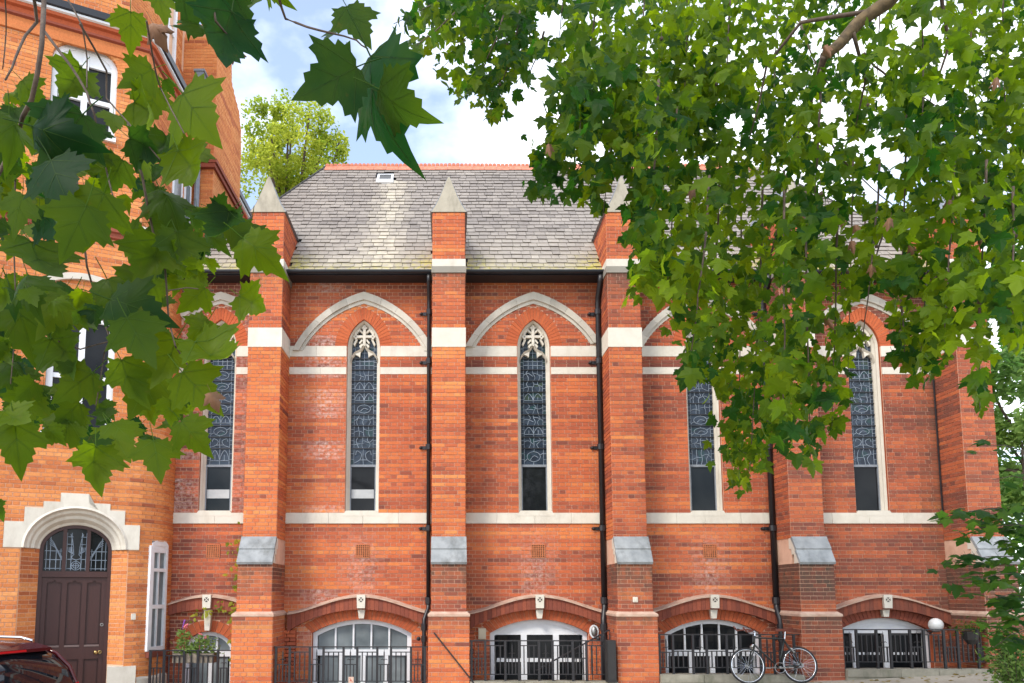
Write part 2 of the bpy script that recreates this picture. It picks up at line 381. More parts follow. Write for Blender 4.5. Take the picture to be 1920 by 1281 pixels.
# ================================================================== CHAPEL
chapel = thing('brick_chapel', 'long red brick chapel with slate roof, stone bands and tall lancet windows', 'chapel', (2.2, 3, 0))
FW = plane_frame((0, 0, 0), (1, 0, 0), (0, -1, 0))
BX = [-3.36, 0.015, 3.25, 6.42, 9.62]
BAYS = [(-5.19, -3.66, -4.40), (-3.06, -0.285, -1.63), (0.315, 2.95, 1.655), (3.55, 6.12, 4.89), (6.72, 9.32, 8.02)]
BW = [(-4.44, 0.46, 0.87), (-1.60, 0.92, 1.09), (1.69, 0.91, 1.09), (4.91, 0.89, 1.09), (8.09, 0.89, 1.12)]   # basement openings: centre, half width, crown
LS, LH, LA = 6.31, 0.315, 0.545        # lancet springing, half width, rise
def lancet(c, hw, rise, zb, zs, n=9):     # closed outline of a pointed opening
    r = (hw * hw + rise * rise) / (2 * hw); e = math.degrees(math.atan2(rise, r - hw))
    right = arc_pts(c + hw - r, zs, r, 0, e, n); left = arc_pts(c - hw + r, zs, r, 180 - e, 180, n)
    return [(c - hw, zb), (c + hw, zb)] + right + left[1:]
def lancet_half(z, hw, rise, zs):
    if z <= zs: return hw
    r = (hw * hw + rise * rise) / (2 * hw); dz = z - zs
    if dz >= rise: return -1
    return math.sqrt(max(0, r * r - dz * dz)) - (r - hw)
def segment_open(c, hw, zb, crown, rise=0.25, n=12):
    r = (hw * hw + rise * rise) / (2 * rise); a = math.degrees(math.asin(hw / r))
    return [(c - hw, zb), (c + hw, zb)] + arc_pts(c, crown - r, r, 90 - a, 90 + a, n)
def seg_half(z, hw, crown, rise=0.25):
    if z <= crown - rise: return hw
    if z >= crown: return -1
    r = (hw * hw + rise * rise) / (2 * rise); return math.sqrt(max(0, r * r - (z - crown + r) ** 2))
ZSILL = 3.08
# mortar wall with real openings
outer = [(-5.19, -1.5), (9.62, -1.5), (9.62, 7.78), (-5.19, 7.78)]
holes = []
for (xl, xr, c), (bc, bh, bcr) in zip(BAYS, BW):
    holes.append(lancet(c, LH, LA, ZSILL, LS)); holes.append(segment_open(bc, bh, -1.35, bcr))
w = MB()
loops = [outer] + holes
flat = [p for lp in loops for p in lp]
tris = tessellate_polygon([[Vector((p[0], p[1], 0)) for p in lp] for lp in loops])
vs = [FW(a, z, -0.004) for a, z in flat]
w.add(vs, [tuple(t) for t in tris])
w.m = 1
for i, lp in enumerate(holes):
    n = len(lp); w.add([FW(a, z, -0.004) for a, z in lp] + [FW(a, z, -0.3) for a, z in lp], [((j + 1) % n, j, n + j, n + (j + 1) % n) for j in range(n)])
w.m = 0
w.add([(9.62, 0.004, -1.5), (9.62, 7.0, -1.5), (9.62, 7.0, 7.7), (9.62, 0.004, 7.7)], [(0, 1, 2, 3)])
w.add([(-5.19, 7.0, -1.5), (9.62, 7.0, -1.5), (9.62, 7.0, 7.7), (-5.19, 7.0, 7.7)], [(3, 2, 1, 0)])
w.add([(-5.19, 0.31, -1.5), (-5.19, 7, -1.5), (-5.19, 7, 7.7), (-5.19, 0.31, 7.7)], [(3, 2, 1, 0)])
wall = w.build('wall', [M['mortar'], M['rubbed']], chapel)
d = MB(); d.box(-5.15, 9.58, 0.34, 6.9, -1.45, 7.3); d.build('interior', M['dark'], chapel)

CB = Bricks()
HR, HC = 2.60, 6.22                      # stone hood arch: radius and springing height
def hood(c, half, rise, dz=0, n=12):      # right half, from springing to apex
    ch = math.hypot(half, rise); base = math.degrees(math.atan2(rise, half)); rr = ch / (2 * math.sin(R(24.5)))
    # tangent at apex about 20 degrees below horizontal
    a_mid = 90 - base; a0, a1 = a_mid - 24.5, a_mid + 24.5
    cx = half - rr * math.cos(R(a0)); cz = -rr * math.sin(R(a0))
    return [(c + cx + rr * math.cos(R(a0 + (a1 - a0) * i / n)), HC + cz + rr * math.sin(R(a0 + (a1 - a0) * i / n)) + dz) for i in range(n + 1)]
def brow_top(x): t = min(1, abs(x)); return 1.215 + 0.315 * max(0.0, 0.5 + 0.5 * math.cos(math.pi * t)) ** 0.78
for bi, ((xl, xr, c), (bc, bh, bcr)) in enumerate(zip(BAYS, BW)):
    half = 1.36
    ho = hood(c, half, 1.16)
    def ho_at(dx, pts):
        for (xa, za), (xb, zb) in zip(pts, pts[1:]):
            if xb - c <= dx <= xa - c or abs(xa - xb) < 1e-6: return za + (zb - za) * ((dx + c) - xa) / (xb - xa)
        return HC if dx > half else pts[-1][1]
    hi = hood(c, half - 0.19, 0.94)
    def inv(z, pts):                      # half width of an arch line at height z
        if z < pts[0][1]: return 9
        for (xa, za), (xb, zb) in zip(pts, pts[1:]):
            if za <= z <= zb: return xa + (xb - xa) * (z - za) / (zb - za) - c
        return -1
    def cut(lst, a, b):
        out = []
        for p, q in lst:
            if b <= p or a >= q: out.append((p, q)); continue
            if a > p: out.append((p, a))
            if b < q: out.append((b, q))
        return out
    def spans_up(z):
        L = [(xl, xr)]
        hw = lancet_half(z, LH + 0.002, LA, LS)
        if z > LS: hw = max(hw, lancet_half(z, LH + 0.235, LA + 0.24, LS))
        if hw > 0: L = cut(L, c - hw, c + hw)
        if z > HC:
            o = inv(z, ho); i = inv(z, hi)
            o = min(o, 9)
            if o > 0 and o < 9:
                if i > 0 and i < 9: L = cut(L, c - o, c - i); L = cut(L, c + i, c + o)
                else: L = cut(L, c - o, c + o)
            elif i > 0 and i < 9: L = cut(L, c + i, c + 2); L = cut(L, c - 2, c - i)
        return L
    hb = min(1.36, (xr - xl) / 2)
    def spans_low(z):
        L = [(xl, xr)]
        if z < 1.55 and z > 0.87:
            # inside the brow band or below it
            def inside(x): return z < brow_top((x - bc) / 1.36)
            xx = None
            for q in range(60):
                x = q / 59 * 1.42
                if not inside(bc + x): xx = x; break
            if xx is None: L = []
            elif xx > 0: L = cut(L, bc - xx, bc + xx)
        return L
    def spans_base(z):
        L = [(xl, xr)]; hw = seg_half(z, bh + 0.004, bcr)
        ri_ = (bh ** 2 + 0.25 ** 2) / 0.5; a_ = math.asin(bh / ri_); zc_ = bcr - ri_; ze = zc_ + (ri_ + 0.205) * math.cos(a_ * 1.06); zi = bcr - 0.25
        xe = (ri_ + 0.205) * math.sin(a_ * 1.06)
        if ze <= z < zc_ + ri_ + 0.205: hw = max(hw, math.sqrt((ri_ + 0.203) ** 2 - (z - zc_) ** 2))
        elif zi < z < ze: hw = max(hw, bh + (xe - bh) * (z - zi) / (ze - zi))
        if hw > 0: L = cut(L, bc - hw, bc + hw)
        return L
    def shade_w(x, z):  # eaves, bay-edge and tree shade put into the brick colour
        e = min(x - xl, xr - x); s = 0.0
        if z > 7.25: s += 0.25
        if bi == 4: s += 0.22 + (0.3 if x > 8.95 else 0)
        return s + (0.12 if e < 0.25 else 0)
    def lime_w(x, z):
        s = 0.0; dx = x - c
        if z > 3 and bi in (0, 1): s += 0.75 * max(0, 1 - abs(dx + 0.72) / 0.55) * (1 if vnoise('l%d' % bi, z / 0.28) > 0.45 else 0.1)
        if z < 3 and bi in (1, 2, 3): s += 0.55 * max(0, 1 - abs(dx) / 0.5) * max(0, 1 - abs(z - 2.0) / 0.95)
        if bi == 1 and z < 2.7: s += 0.6 * max(0, 1 - abs(dx + 0.8) / 0.45) * (1 if vnoise('m', z / 0.3) > 0.5 else 0)
        if bi == 0 and z > 3: s += 0.4 * max(0, 1 - abs(dx - 0.5) / 0.25)
        return s
    tn = [-0.24, 0.0, -0.06, -0.15, -0.22][bi]  # end bays darkened: house shade at left, tree shade at right
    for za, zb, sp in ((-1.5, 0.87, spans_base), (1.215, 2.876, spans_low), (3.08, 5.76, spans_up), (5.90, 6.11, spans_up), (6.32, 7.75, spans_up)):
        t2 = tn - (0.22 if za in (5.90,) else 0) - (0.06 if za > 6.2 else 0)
        CB.lay(FW, (0, -1, 0), sp, za, zb, wall, shade_w, lime_w, t2, key='w')
    CB.lay(FW, (0, -1, 0), spans_base, 0.87, 1.29, wall, shade_w, lime_w, tn - 0.1, key='w')

    # rubbed brick ring round the lancet head
    m = MB(); r1 = (LH ** 2 + LA ** 2) / (2 * LH); hw2, ra2 = LH + 0.235, LA + 0.24
    inn = lancet(c, LH, LA, ZSILL, LS, 13)[2:]; outr = lancet(c, hw2, ra2, ZSILL, LS, 13)[2:]
    for i in range(len(inn) - 1):
        m.cur = (random.uniform(0.35, 0.9), 0.0, 0.0)
        q = 0.05
        A = [(outr[i][0] + (outr[i + 1][0] - outr[i][0]) * f, outr[i][1] + (outr[i + 1][1] - outr[i][1]) * f) for f in (q, 1 - q)]
        B = [(inn[i][0] + (inn[i + 1][0] - inn[i][0]) * f, inn[i][1] + (inn[i + 1][1] - inn[i][1]) * f) for f in (q, 1 - q)]
        m.fstrip(FW, A, B, -0.05, 0.008)
    m.build('arch_bricks', M['rubbed'], chapel, kind='stuff')
    # stone hood arch, stone by stone
    ha = group_part('stone_arch', chapel)
    for sgn in (1, -1):
        po = hood(c, half, 1.16, 0, 20); pi_ = hood(c, half - 0.19, 0.94, 0, 20); pm = hood(c, half - 0.125, 1.015, 0, 20)
        if sgn < 0:
            po, pi_, pm = ([(2 * c - x, z) for x, z in P] for P in (po, pi_, pm))
        for s0 in range(0, 20, 4):
            A, B, C = po[s0:s0 + 5], pi_[s0:s0 + 5], pm[s0:s0 + 5]
            keep = [i for i in range(5) if xl - 0.02 <= A[i][0] <= xr + 0.02]
            if len(keep) < 2: continue
            A, B, C = ([P[i] for i in keep] for P in (A, B, C))
            if s0 + 4 < 20:
                for P in (A, B, C):
                    (xa, za), (xb, zb) = P[-2:]; P[-1] = (xb - (xb - xa) * 0.04, zb - (zb - za) * 0.04)
            m = MB(); m.cur = (0.5, random.uniform(0.12, 0.40), 0)
            m.fstrip(FW, A, C, -0.02, 0.075, ob=0.06); m.fstrip(FW, C, B, -0.02, 0.025)
            m.build('arch_stone', M['stone'], ha)
    # stone bands
    for (za, zb, pr) in ((6.11, 6.32, 0.012), (5.76, 5.90, 0.012), (2.876, 3.08, 0.03)):
        if za > 3: segs = [(xl, c - LH - 0.012), (c + LH + 0.012, xr)]
        else: segs = [(xl, xr)]
        for a, b in segs:
            n = max(1, round((b - a) / 0.72)); sizes = [random.uniform(0.8, 1.2) for _ in range(n)]; tot = sum(sizes); q = a
            for sz in sizes:
                e = q + (b - a) * sz / tot; m = MB(); m.cur = (0.5, random.uniform(0.0, 0.10), 0)
                m.fbox(FW, q + 0.002, e - 0.002, za + 0.002, zb - 0.002, -0.03, pr); m.build('band_stone', M['stone'], chapel); q = e

    # ---- lancet window: stone frame, tracery, leaded glass, bars, lower casement
    m = MB(); fo = lancet(c, LH - 0.004, LA - 0.004, ZSILL, LS, 12); fi = lancet(c, LH - 0.068, LA - 0.09, ZSILL, LS, 12)
    A = fo[1:] + [fo[0]]; B = fi[1:] + [fi[0]]
    mid = [((a[0] + b[0]) / 2, (a[1] + b[1]) / 2) for a, b in zip(A, B)]
    m.cur = (0.5, 0.03, 0)
    m.fstrip(FW, A, mid, -0.28, -0.05, ob=-0.09, ends=False); m.fstrip(FW, mid, B, -0.28, -0.11, ob=-0.16, ends=False)
    # sloping sill
    m.fprism(plane_frame((0, 0, 0), (1, 0, 0), (0, -1, 0)), [(c - LH - 0.05, ZSILL - 0.06), (c + LH + 0.05, ZSILL - 0.06), (c + LH - 0.02, ZSILL + 0.04), (c - LH + 0.02, ZSILL + 0.04)], -0.2, 0.034)
    win = m.build('lancet_window', M['stone'], chapel)
    gx0, gx1 = c - LH + 0.066, c + LH - 0.066
    # tracery head
    m = MB(); m.cur = (0.5, 0.05, 0)
    hwg = LH - 0.06
    ogL = [(c - hwg, 6.06), (c - hwg * 0.93, 6.16), (c - hwg * 0.70, 6.235), (c - hwg * 0.40, 6.275), (c - hwg * 0.15, 6.33), (c, 6.40)]
    ogr = [(2 * c - x, z) for x, z in ogL]
    for og in (ogL, ogr):
        lo = [(x + (0.0 if i else 0), z - 0.05) for i, (x, z) in enumerate(og)]
        m.fstrip(FW, og, lo, -0.2, -0.09, ob=-0.14)
    for sg in (-1, 1):                    # cusps under the ogee
        m.fprism(FW, [(c + sg * 0.19, 6.20), (c + sg * 0.07, 6.25), (c + sg * 0.085, 6.13), (c + sg * 0.115, 6.165)], -0.2, -0.12)
    cz = 6.545
    m.fbox(FW, c - 0.027, c + 0.027, 6.36, 6.76, -0.2, -0.095); m.fbox(FW, c - 0.155, c - 0.0275, cz - 0.024, cz + 0.024, -0.2, -0.097); m.fbox(FW, c + 0.0275, c + 0.155, cz - 0.024, cz + 0.024, -0.2, -0.097)
    for (dx, dz) in ((-0.165, 0), (0.165, 0), (0, 0.175)):
        for (ex, ez) in ((0, 0.035), (0, -0.035), (0.03, 0), (-0.03, 0)):
            m.fprism(FW, arc_pts(c + dx + ex, cz + dz + ez, 0.024, 0, 315, 7), -0.2, -0.10)
    for sg in (-1, 1):
        for (pts) in ([(0.03, 6.47), (0.09, 6.40), (0.105, 6.43), (0.05, 6.50)], [(0.03, 6.60), (0.10, 6.66), (0.075, 6.69), (0.022, 6.63)], [(0.13, 6.49), (0.19, 6.36), (0.215, 6.40), (0.165, 6.50)], [(0.05, 6.41), (0.10, 6.36), (0.075, 6.315), (0.02, 6.39)],
                      [(0.08, 6.68), (0.15, 6.60), (0.2, 6.6), (0.1, 6.74)]):
            P = [(c + sg * x, z) for x, z in pts]
            m.fprism(FW, P if sg > 0 else P[::-1], -0.2, -0.115)
    m.build('tracery', M['stone'], win)
    # stained glass: cells of a jittered lattice, each with its own tone, leads proud of them
    zg0, zg1 = 4.03, 6.72
    gm = MB(); lm = MB(); rows = 30; cols_ = 5; CX = [0, 0.13, 0.38, 0.62, 0.87, 1]
    hg = LH - 0.06
    def jit(i, j):
        x = gx0 + (gx1 - gx0) * CX[i]; z = zg0 + (zg1 - zg0) * j / rows
        if 0 < i < cols_: x += math.sin(i * 12.9 + j * 78.2 + bi * 3.1) * (0.045 if 1 < i < cols_ - 1 else 0.008)
        if j % 4 and j < rows: z += math.sin(i * 39.3 + j * 11.1 + bi) * (0.032 if 0 < i < cols_ else 0.012)
        return (x, z)
    Z = lambda p: min(p[1], LS + (LA - 0.09) * max(0.02, 1 - ((p[0] - c) / hg) ** 2) ** 0.62)
    seed = random.Random(bi * 7 + 2)
    for j in range(rows):
        for i in range(cols_):
            P = [jit(i, j), jit(i + 1, j), jit(i + 1, j + 1), jit(i, j + 1)]
            if max(p[1] for p in P) > LS and abs((P[0][0] + P[1][0]) / 2 - c) > lancet_half(P[0][1], LH - 0.06, LA - 0.08, LS) - 0.01: 
                pass
            gm.cur = (seed.choice([0.05, 0.2, 0.3, 0.4, 0.5, 0.62, 0.66, 0.8, 0.1, 0.3] + ([0.93, 0.8] if bi in (2, 4) and 10 < j < 26 else [0.62]) + ([1.0] if bi == 1 and j > 20 else [])), 0, 0)
            hwz = lambda z: max(0.0, lancet_half(z, LH - 0.06, LA - 0.08, LS))
            P = [(c + max(-hwz(z), min(hwz(z), x - c)), z) for x, z in P]
            o = [-0.2 + seed.uniform(-0.004, 0.004) for _ in range(4)]
            gm.add([FW(x, z, oo) for (x, z), oo in zip(P, o)], [(0, 1, 2, 3)])
    def came(pts, w=0.0036):
        for p, q in zip(pts, pts[1:]):
            dx, dz = q[0] - p[0], q[1] - p[1]; ln = math.hypot(dx, dz)
            if ln < 0.002: continue
            if max(abs(p[0] - c), abs(q[0] - c)) > lancet_half(max(p[1], q[1]), LH - 0.062, LA - 0.085, LS): continue
            nx, nz = -dz / ln * w, dx / ln * w
            lm.fprism(FW, [(p[0] - nx, p[1] - nz), (q[0] - nx, q[1] - nz), (q[0] + nx, q[1] + nz), (p[0] + nx, p[1] + nz)], -0.2, -0.190)
    GW = gx1 - gx0; X = lambda f: gx0 + GW * f
    def curve(fs, n=7):                   # smooth line through a few points given as (fraction across, height)
        out = []
        for i in range(len(fs) - 1):
            p0, p1, p2, p3 = fs[max(0, i - 1)], fs[i], fs[i + 1], fs[min(len(fs) - 1, i + 2)]
            for q in range(n):
                t = q / n; out.append(tuple(0.5 * (2 * p1[d] + (p2[d] - p0[d]) * t + (2 * p0[d] - 5 * p1[d] + 4 * p2[d] - p3[d]) * t * t + (3 * p1[d] - p0[d] - 3 * p2[d] + p3[d]) * t ** 3) for d in (0, 1)))
        out.append(fs[-1]); came([(X(f), z) for f, z in out])
    levels = [4.03] + [4.35 + q * 0.222 for q in range(9)] + [6.42]
    for li, (z0_, z1_) in enumerate(zip(levels, levels[1:])):
        hh = z1_ - z0_; S = lambda f: z0_ + hh * f; rr = seed.uniform; kind = seed.choice('abcdef') if li < 8 else 'g'
        for f in (0.13, 0.87): came([(X(f), z0_), (X(f), z1_)], 0.003)
        for e in (0.33, 0.68):
            came([(X(0), S(e)), (X(0.13), S(e))], 0.003); came([(X(0.87), S(e)), (X(1), S(e))], 0.003)
        if kind in 'ab':                  # medallion with radiating leads
            rz = 0.36 if kind == 'a' else 0.30; curve([(0.5 + 0.26 * math.cos(t), S(0.5 + rz * math.sin(t))) for t in [k * math.pi / 4 for k in range(9)]], 3)
            curve([(0.13, S(rr(0.1, 0.3))), (0.27, S(0.4))]); curve([(0.73, S(0.6)), (0.87, S(rr(0.7, 0.9)))]); curve([(0.5, S(0.5 + rz)), (rr(0.45, 0.55), S(1))]); curve([(0.5, S(0.5 - rz)), (rr(0.45, 0.55), S(0))]); curve([(0.36, S(0.3)), (0.5, S(0.55)), (0.66, S(0.45))])
        if kind in 'cf':                  # drapery
            for f in (0.3, 0.5, 0.7): curve([(f + rr(-.04, .04), S(0)), (f + rr(-.09, .09), S(0.35)), (f + rr(-.09, .09), S(0.7)), (f + rr(-.04, .04), S(1))])
            curve([(0.13, S(rr(0.3, 0.6))), (0.3, S(rr(0.4, 0.7))), (0.5, S(rr(0.3, 0.5)))]); curve([(0.5, S(rr(0.5, 0.8))), (0.7, S(rr(0.5, 0.7))), (0.87, S(rr(0.4, 0.8)))])
        if kind == 'd':                   # small canopy arches
            for f0, f1 in ((0.13, 0.5), (0.5, 0.87)): curve([(f0, S(0.25)), (f0 + 0.06, S(0.6)), ((f0 + f1) / 2, S(0.88)), (f1 - 0.06, S(0.6)), (f1, S(0.25))], 4)
            curve([(0.5, S(0)), (0.5, S(1))]); curve([(0.13, S(0.25)), (0.87, S(0.25))]); curve([(0.32, S(0.25)), (0.32, S(0.6))]); curve([(0.68, S(0.25)), (0.68, S(0.6))])
        if kind == 'e':                   # foliage scrolls
            curve([(0.13, S(0.1)), (0.35, S(0.3)), (0.42, S(0.65)), (0.25, S(0.85)), (0.2, S(0.6))]); curve([(0.87, S(0.1)), (0.65, S(0.3)), (0.58, S(0.65)), (0.75, S(0.85)), (0.8, S(0.6))]); curve([(0.5, S(0)), (0.48, S(0.5)), (0.5, S(1))]); curve([(0.35, S(0.3)), (0.65, S(0.3))])
        if kind == 'g':
            for f in (0.32, 0.5, 0.68): came([(X(f), z0_), (X(f), z1_)])
            came([(X(0.13), S(0.4)), (X(0.87), S(0.4))]); came([(X(0.13), S(0.75)), (X(0.87), S(0.75))])
    for f in (0.32, 0.5, 0.68): came([(X(f), 6.42), (X(f), 6.6)])
    gm.build('leaded_glass', M['stained'], win, kind='stuff'); lm.build('lead_cames', M['came'], win, kind='stuff')
    for q in range(9):
        z = 4.35 + q * 0.222; b = MB(); b.fbox(FW, gx0, gx1, z - 0.008, z + 0.008, -0.19, -0.175); b.build('saddle_bar', M['iron'], win)
    b = MB(); b.fbox(FW, gx0, gx1, 3.985, 4.03, -0.21, -0.165)
    for x in (gx0 + 0.012, gx1 - 0.012): b.fbox(FW, x - 0.012, x + 0.012, 3.10, 3.985, -0.205, -0.168)
    b.fbox(FW, gx0 + 0.024, gx1 - 0.024, 3.10, 3.125, -0.205, -0.17)
    b.build('casement_frame', M['lead'], win)
    b = MB(); b.fbox(FW, gx0 + 0.02, gx1 - 0.02, 3.12, 3.985, -0.21, -0.198); b.build('pane', M['pane'], win)
    if bi < 2:
        b = MB(); b.fbox(FW, gx0 + 0.026, gx1 - 0.04, 3.38, 3.55, -0.197, -0.19); b.build('pale_bar', M['palebar'], win)  # flat pale bar set just in front of the lower pane

    # ---- brow band over the basement window
    FB = FW; m = MB(); n = 34; lo_e, lo_c = 0.86, 1.275
    def low(t): return lo_e + (lo_c - lo_e) * max(0.0, 1 - t * t) ** 0.9
    xsL = [bc + 1.36 * (-1 + 2 * i / n) for i in range(n + 1)]
    cap = MB()
    for i in range(n):
        xa, xb = xsL[i], xsL[i + 1]
        if xa < xl - 0.02 or xb > xr + 0.02: continue
        ta, tb = (xa - bc) / 1.36, (xb - bc) / 1.36
        m.cur = (random.random(), 0.15 if bi < 4 else 0.4, 0)
        e = 0.0018
        m.fprism(FW, [(xa + e, low(ta)), (xb - e, low(tb)), (xb - e, brow_top(tb) - 0.03), (xa + e, brow_top(ta) - 0.03)], -0.02, 0.125)
        cap.cur = (0.5, 0.1, 0)
        cap.fprism(FW, [(xa, brow_top(ta) - 0.032), (xb, brow_top(tb) - 0.032), (xb, brow_top(tb) - 0.008), (xa, brow_top(ta) - 0.008)], -0.02, 0.165)
        cap.add([FW(xa, brow_top(ta) - 0.0075, 0.165), FW(xb, brow_top(tb) - 0.0075, 0.165), FW(xb, brow_top(tb) + 0.03, 0.0), FW(xa, brow_top(ta) + 0.03, 0.0)], [(0, 1, 2, 3)])
    m.build('brow_bricks', M['band'], chapel, kind='stuff')
    cap.build('brow_moulding', simple('brow_cap', (0.42, 0.25, 0.18), 0.85, (0.58, 0.43, 0.33), 7) if 'browcap' not in M else M['browcap'], chapel)
    M.setdefault('browcap', bpy.data.materials['brow_cap'])
    for (xa, xb) in ((xl, max(xl + 0.05, bc - 1.20)), (min(xr - 0.05, bc + 1.20), xr)):
        if xb - xa > 0.02:
            CB.lay(plane_frame((0, -0.115, 0), (1, 0, 0), (0, -1, 0)), (0, -1, 0), lambda z, a=xa, b=xb: [(a, b)], -1.5, 0.9, wall, shade_w, None, tn - 0.12, key='p', o0=-0.12)
    # inner segmental brick arch
    m = MB(); ri = (bh ** 2 + 0.25 ** 2) / 0.5; a = math.degrees(math.asin(bh / ri)); nn = max(8, int(bh * 30))
    I = arc_pts(bc, bcr - ri, ri, 90 - a, 90 + a, nn); O = arc_pts(bc, bcr - ri, ri + 0.205, 90 - a * 1.06, 90 + a * 1.06, nn)
    for i in range(nn):
        m.cur = (random.uniform(0.2, 0.8), 0.1, 0); q = 0.05
        lerp = lambda P, f: (P[i][0] + (P[i + 1][0] - P[i][0]) * f, P[i][1] + (P[i + 1][1] - P[i][1]) * f)
        m.fstrip(FW, [lerp(O, q), lerp(O, 1 - q)], [lerp(I, q), lerp(I, 1 - q)], -0.06, 0.012)
    m.build('window_arch_bricks', M['rubbed'] if bi < 4 else M['band'], chapel, kind='stuff')
    # keystone with a carved cross
    m = MB(); kz = bcr
    m.cur = (0.5, 0.05, 0)
    m.fprism(FW, [(bc - 0.045, kz + 0.02), (bc + 0.045, kz + 0.02), (bc + 0.072, 1.30), (bc - 0.072, 1.30)], -0.02, 0.10)
    m.fprism(FW, [(bc - 0.072, 1.30), (bc + 0.072, 1.30), (bc + 0.080, 1.545), (bc - 0.080, 1.545)], -0.02, 0.185)
    ks = m.build('keystone', M['stone'], chapel)
    m = MB()
    for q in range(4):
        a = math.pi / 2 * q; ca, sa = math.cos(a), math.sin(a)
        P = [(0.008, 0), (0.042, -0.026), (0.042, 0.026)]
        m.fprism(FW, [(bc + x * ca - y * sa, 1.455 + x * sa + y * ca) for x, y in P], 0.184, 0.1865)
    m.build('carved_cross', M['soffit'], ks)
    # terracotta air brick
    ax = bc if bi else -4.40
    m = MB(); az = 2.36
    if bi < 4:
        m.fbox(FW, ax - 0.13, ax + 0.13, az - 0.125, az + 0.125, -0.01, 0.0075); vent = m.build('air_brick', M['dark'], chapel)
        m = MB()
        for q in range(7):
            x = ax - 0.12 + q * 0.04; m.fbox(FW, x - 0.0075, x + 0.0075, az - 0.125, az + 0.125, 0.0076, 0.020)
            z = az - 0.116 + q * 0.0387; m.fbox(FW, ax - 0.13, ax + 0.13, z - 0.0075, z + 0.0075, 0.0077, 0.0185)
        m.build('grille', M['terra'], vent)

    # ---- basement window or doors
    FBW = plane_frame((0, 0.13, 0), (1, 0, 0), (0, -1, 0))
    so = segment_open(bc, bh - 0.002, -1.34, bcr - 0.002, 0.25, 12); si = segment_open(bc, bh - 0.085, -1.34, bcr - 0.085, 0.22, 12)
    m = MB(); A = so[1:] + [so[0]]; B = si[1:] + [si[0]]
    m.fstrip(FBW, A, B, -0.08, 0.02, ends=False)
    doors = bi in (2, 4); zt = [0.45, 0.47, 0.36, 0.46, 0.40][bi]
    if doors:                             # solid white tympanum
        head = 0.80 if bi == 2 else 0.83
        cut_z = [p for p in si[2:] if p[1] > head - 0.2]
        m.fprism(FBW, [(bc - bh + 0.083, head), (bc + bh - 0.083, head)] + [(x, max(z, head)) for x, z in cut_z], -0.05, 0.0)
        xsd = [bc - bh + 0.08, bc - bh * 0.30, bc + bh * 0.36, bc + bh - 0.08] if bi == 2 else [bc - bh + 0.08, bc - bh * 0.55, bc + bh * 0.10, bc + bh - 0.08]
        for x in xsd[1:-1]: m.fbox(FBW, x - 0.055, x + 0.055, -1.34, head - 0.001, -0.06, 0.012)
    else:
        k = 5 if bi else 3
        for q in range(1, k):
            x = bc - bh + 0.085 + (2 * bh - 0.17) * q / k
            top = bcr - 0.06 - 0.25 * ((x - bc) / bh) ** 2
            m.fbox(FBW, x - 0.016, x + 0.016, zt + 0.06, top, -0.05, 0.008)
        m.fbox(FBW, bc - bh + 0.08, bc + bh - 0.08, zt - 0.05, zt + 0.06, -0.06, 0.014)
        xsd = [bc - bh + 0.08, bc - bh * 0.42, bc + bh * 0.02, bc + bh * 0.48, bc + bh - 0.08] if bi else [bc - bh + 0.08, bc, bc + bh - 0.08]
        for x in xsd[1:-1]: m.fbox(FBW, x - 0.045, x + 0.045, -1.34, zt - 0.051, -0.06, 0.010)
    fr = m.build('basement_door_frame' if doors else 'basement_window_frame', M['white'], chapel)
    gmx = M['paneg'] if bi < 2 else M['pane']
    for a, b in zip(xsd, xsd[1:]):
        p = MB(); p.fbox(FBW, a + 0.05, b - 0.05, -1.2, (0.78 if doors else zt - 0.06), -0.04, -0.025); p.build('pane', gmx, fr)
        s = MB(); y0, y1 = -0.04, 0.004
        zz = (0.30, 0.37) if bi == 2 else ((0.42, 0.50) if bi == 4 else (-0.28, -0.2))
        if bi == 4:
            q = a + 0.075
            while q < b - 0.09:
                s.fbox(FBW, q, q + 0.038, 0.43, 0.475, -0.03, -0.018); q += 0.07
            s.build('sash_marker', M['white'], fr)
        else:
            s.fbox(FBW, a + 0.05, b - 0.05, zz[0], zz[1], y0, y1); s.build('glazing_bar', M['white'], fr)
    if not doors:
        kk = 5 if bi else 3
        for q in range(kk):
            xa = bc - bh + 0.085 + (2 * bh - 0.17) * q / kk; xb = bc - bh + 0.085 + (2 * bh - 0.17) * (q + 1) / kk
            tz = lambda x: bcr - 0.075 - 0.25 * ((x - bc) / bh) ** 2
            p = MB(); p.fprism(FBW, [(xa + 0.01, zt + 0.055), (xb - 0.01, zt + 0.055), (xb - 0.01, tz(xb - 0.01)), (xa + 0.01, tz(xa + 0.01))], -0.04, -0.03)
            p.build('pane', gmx, fr)
    m = MB(); m.add([FBW(a, z, -0.09) for a, z in si], [tuple(range(len(si)))]); m.build('room_backing', M['dark'], fr)

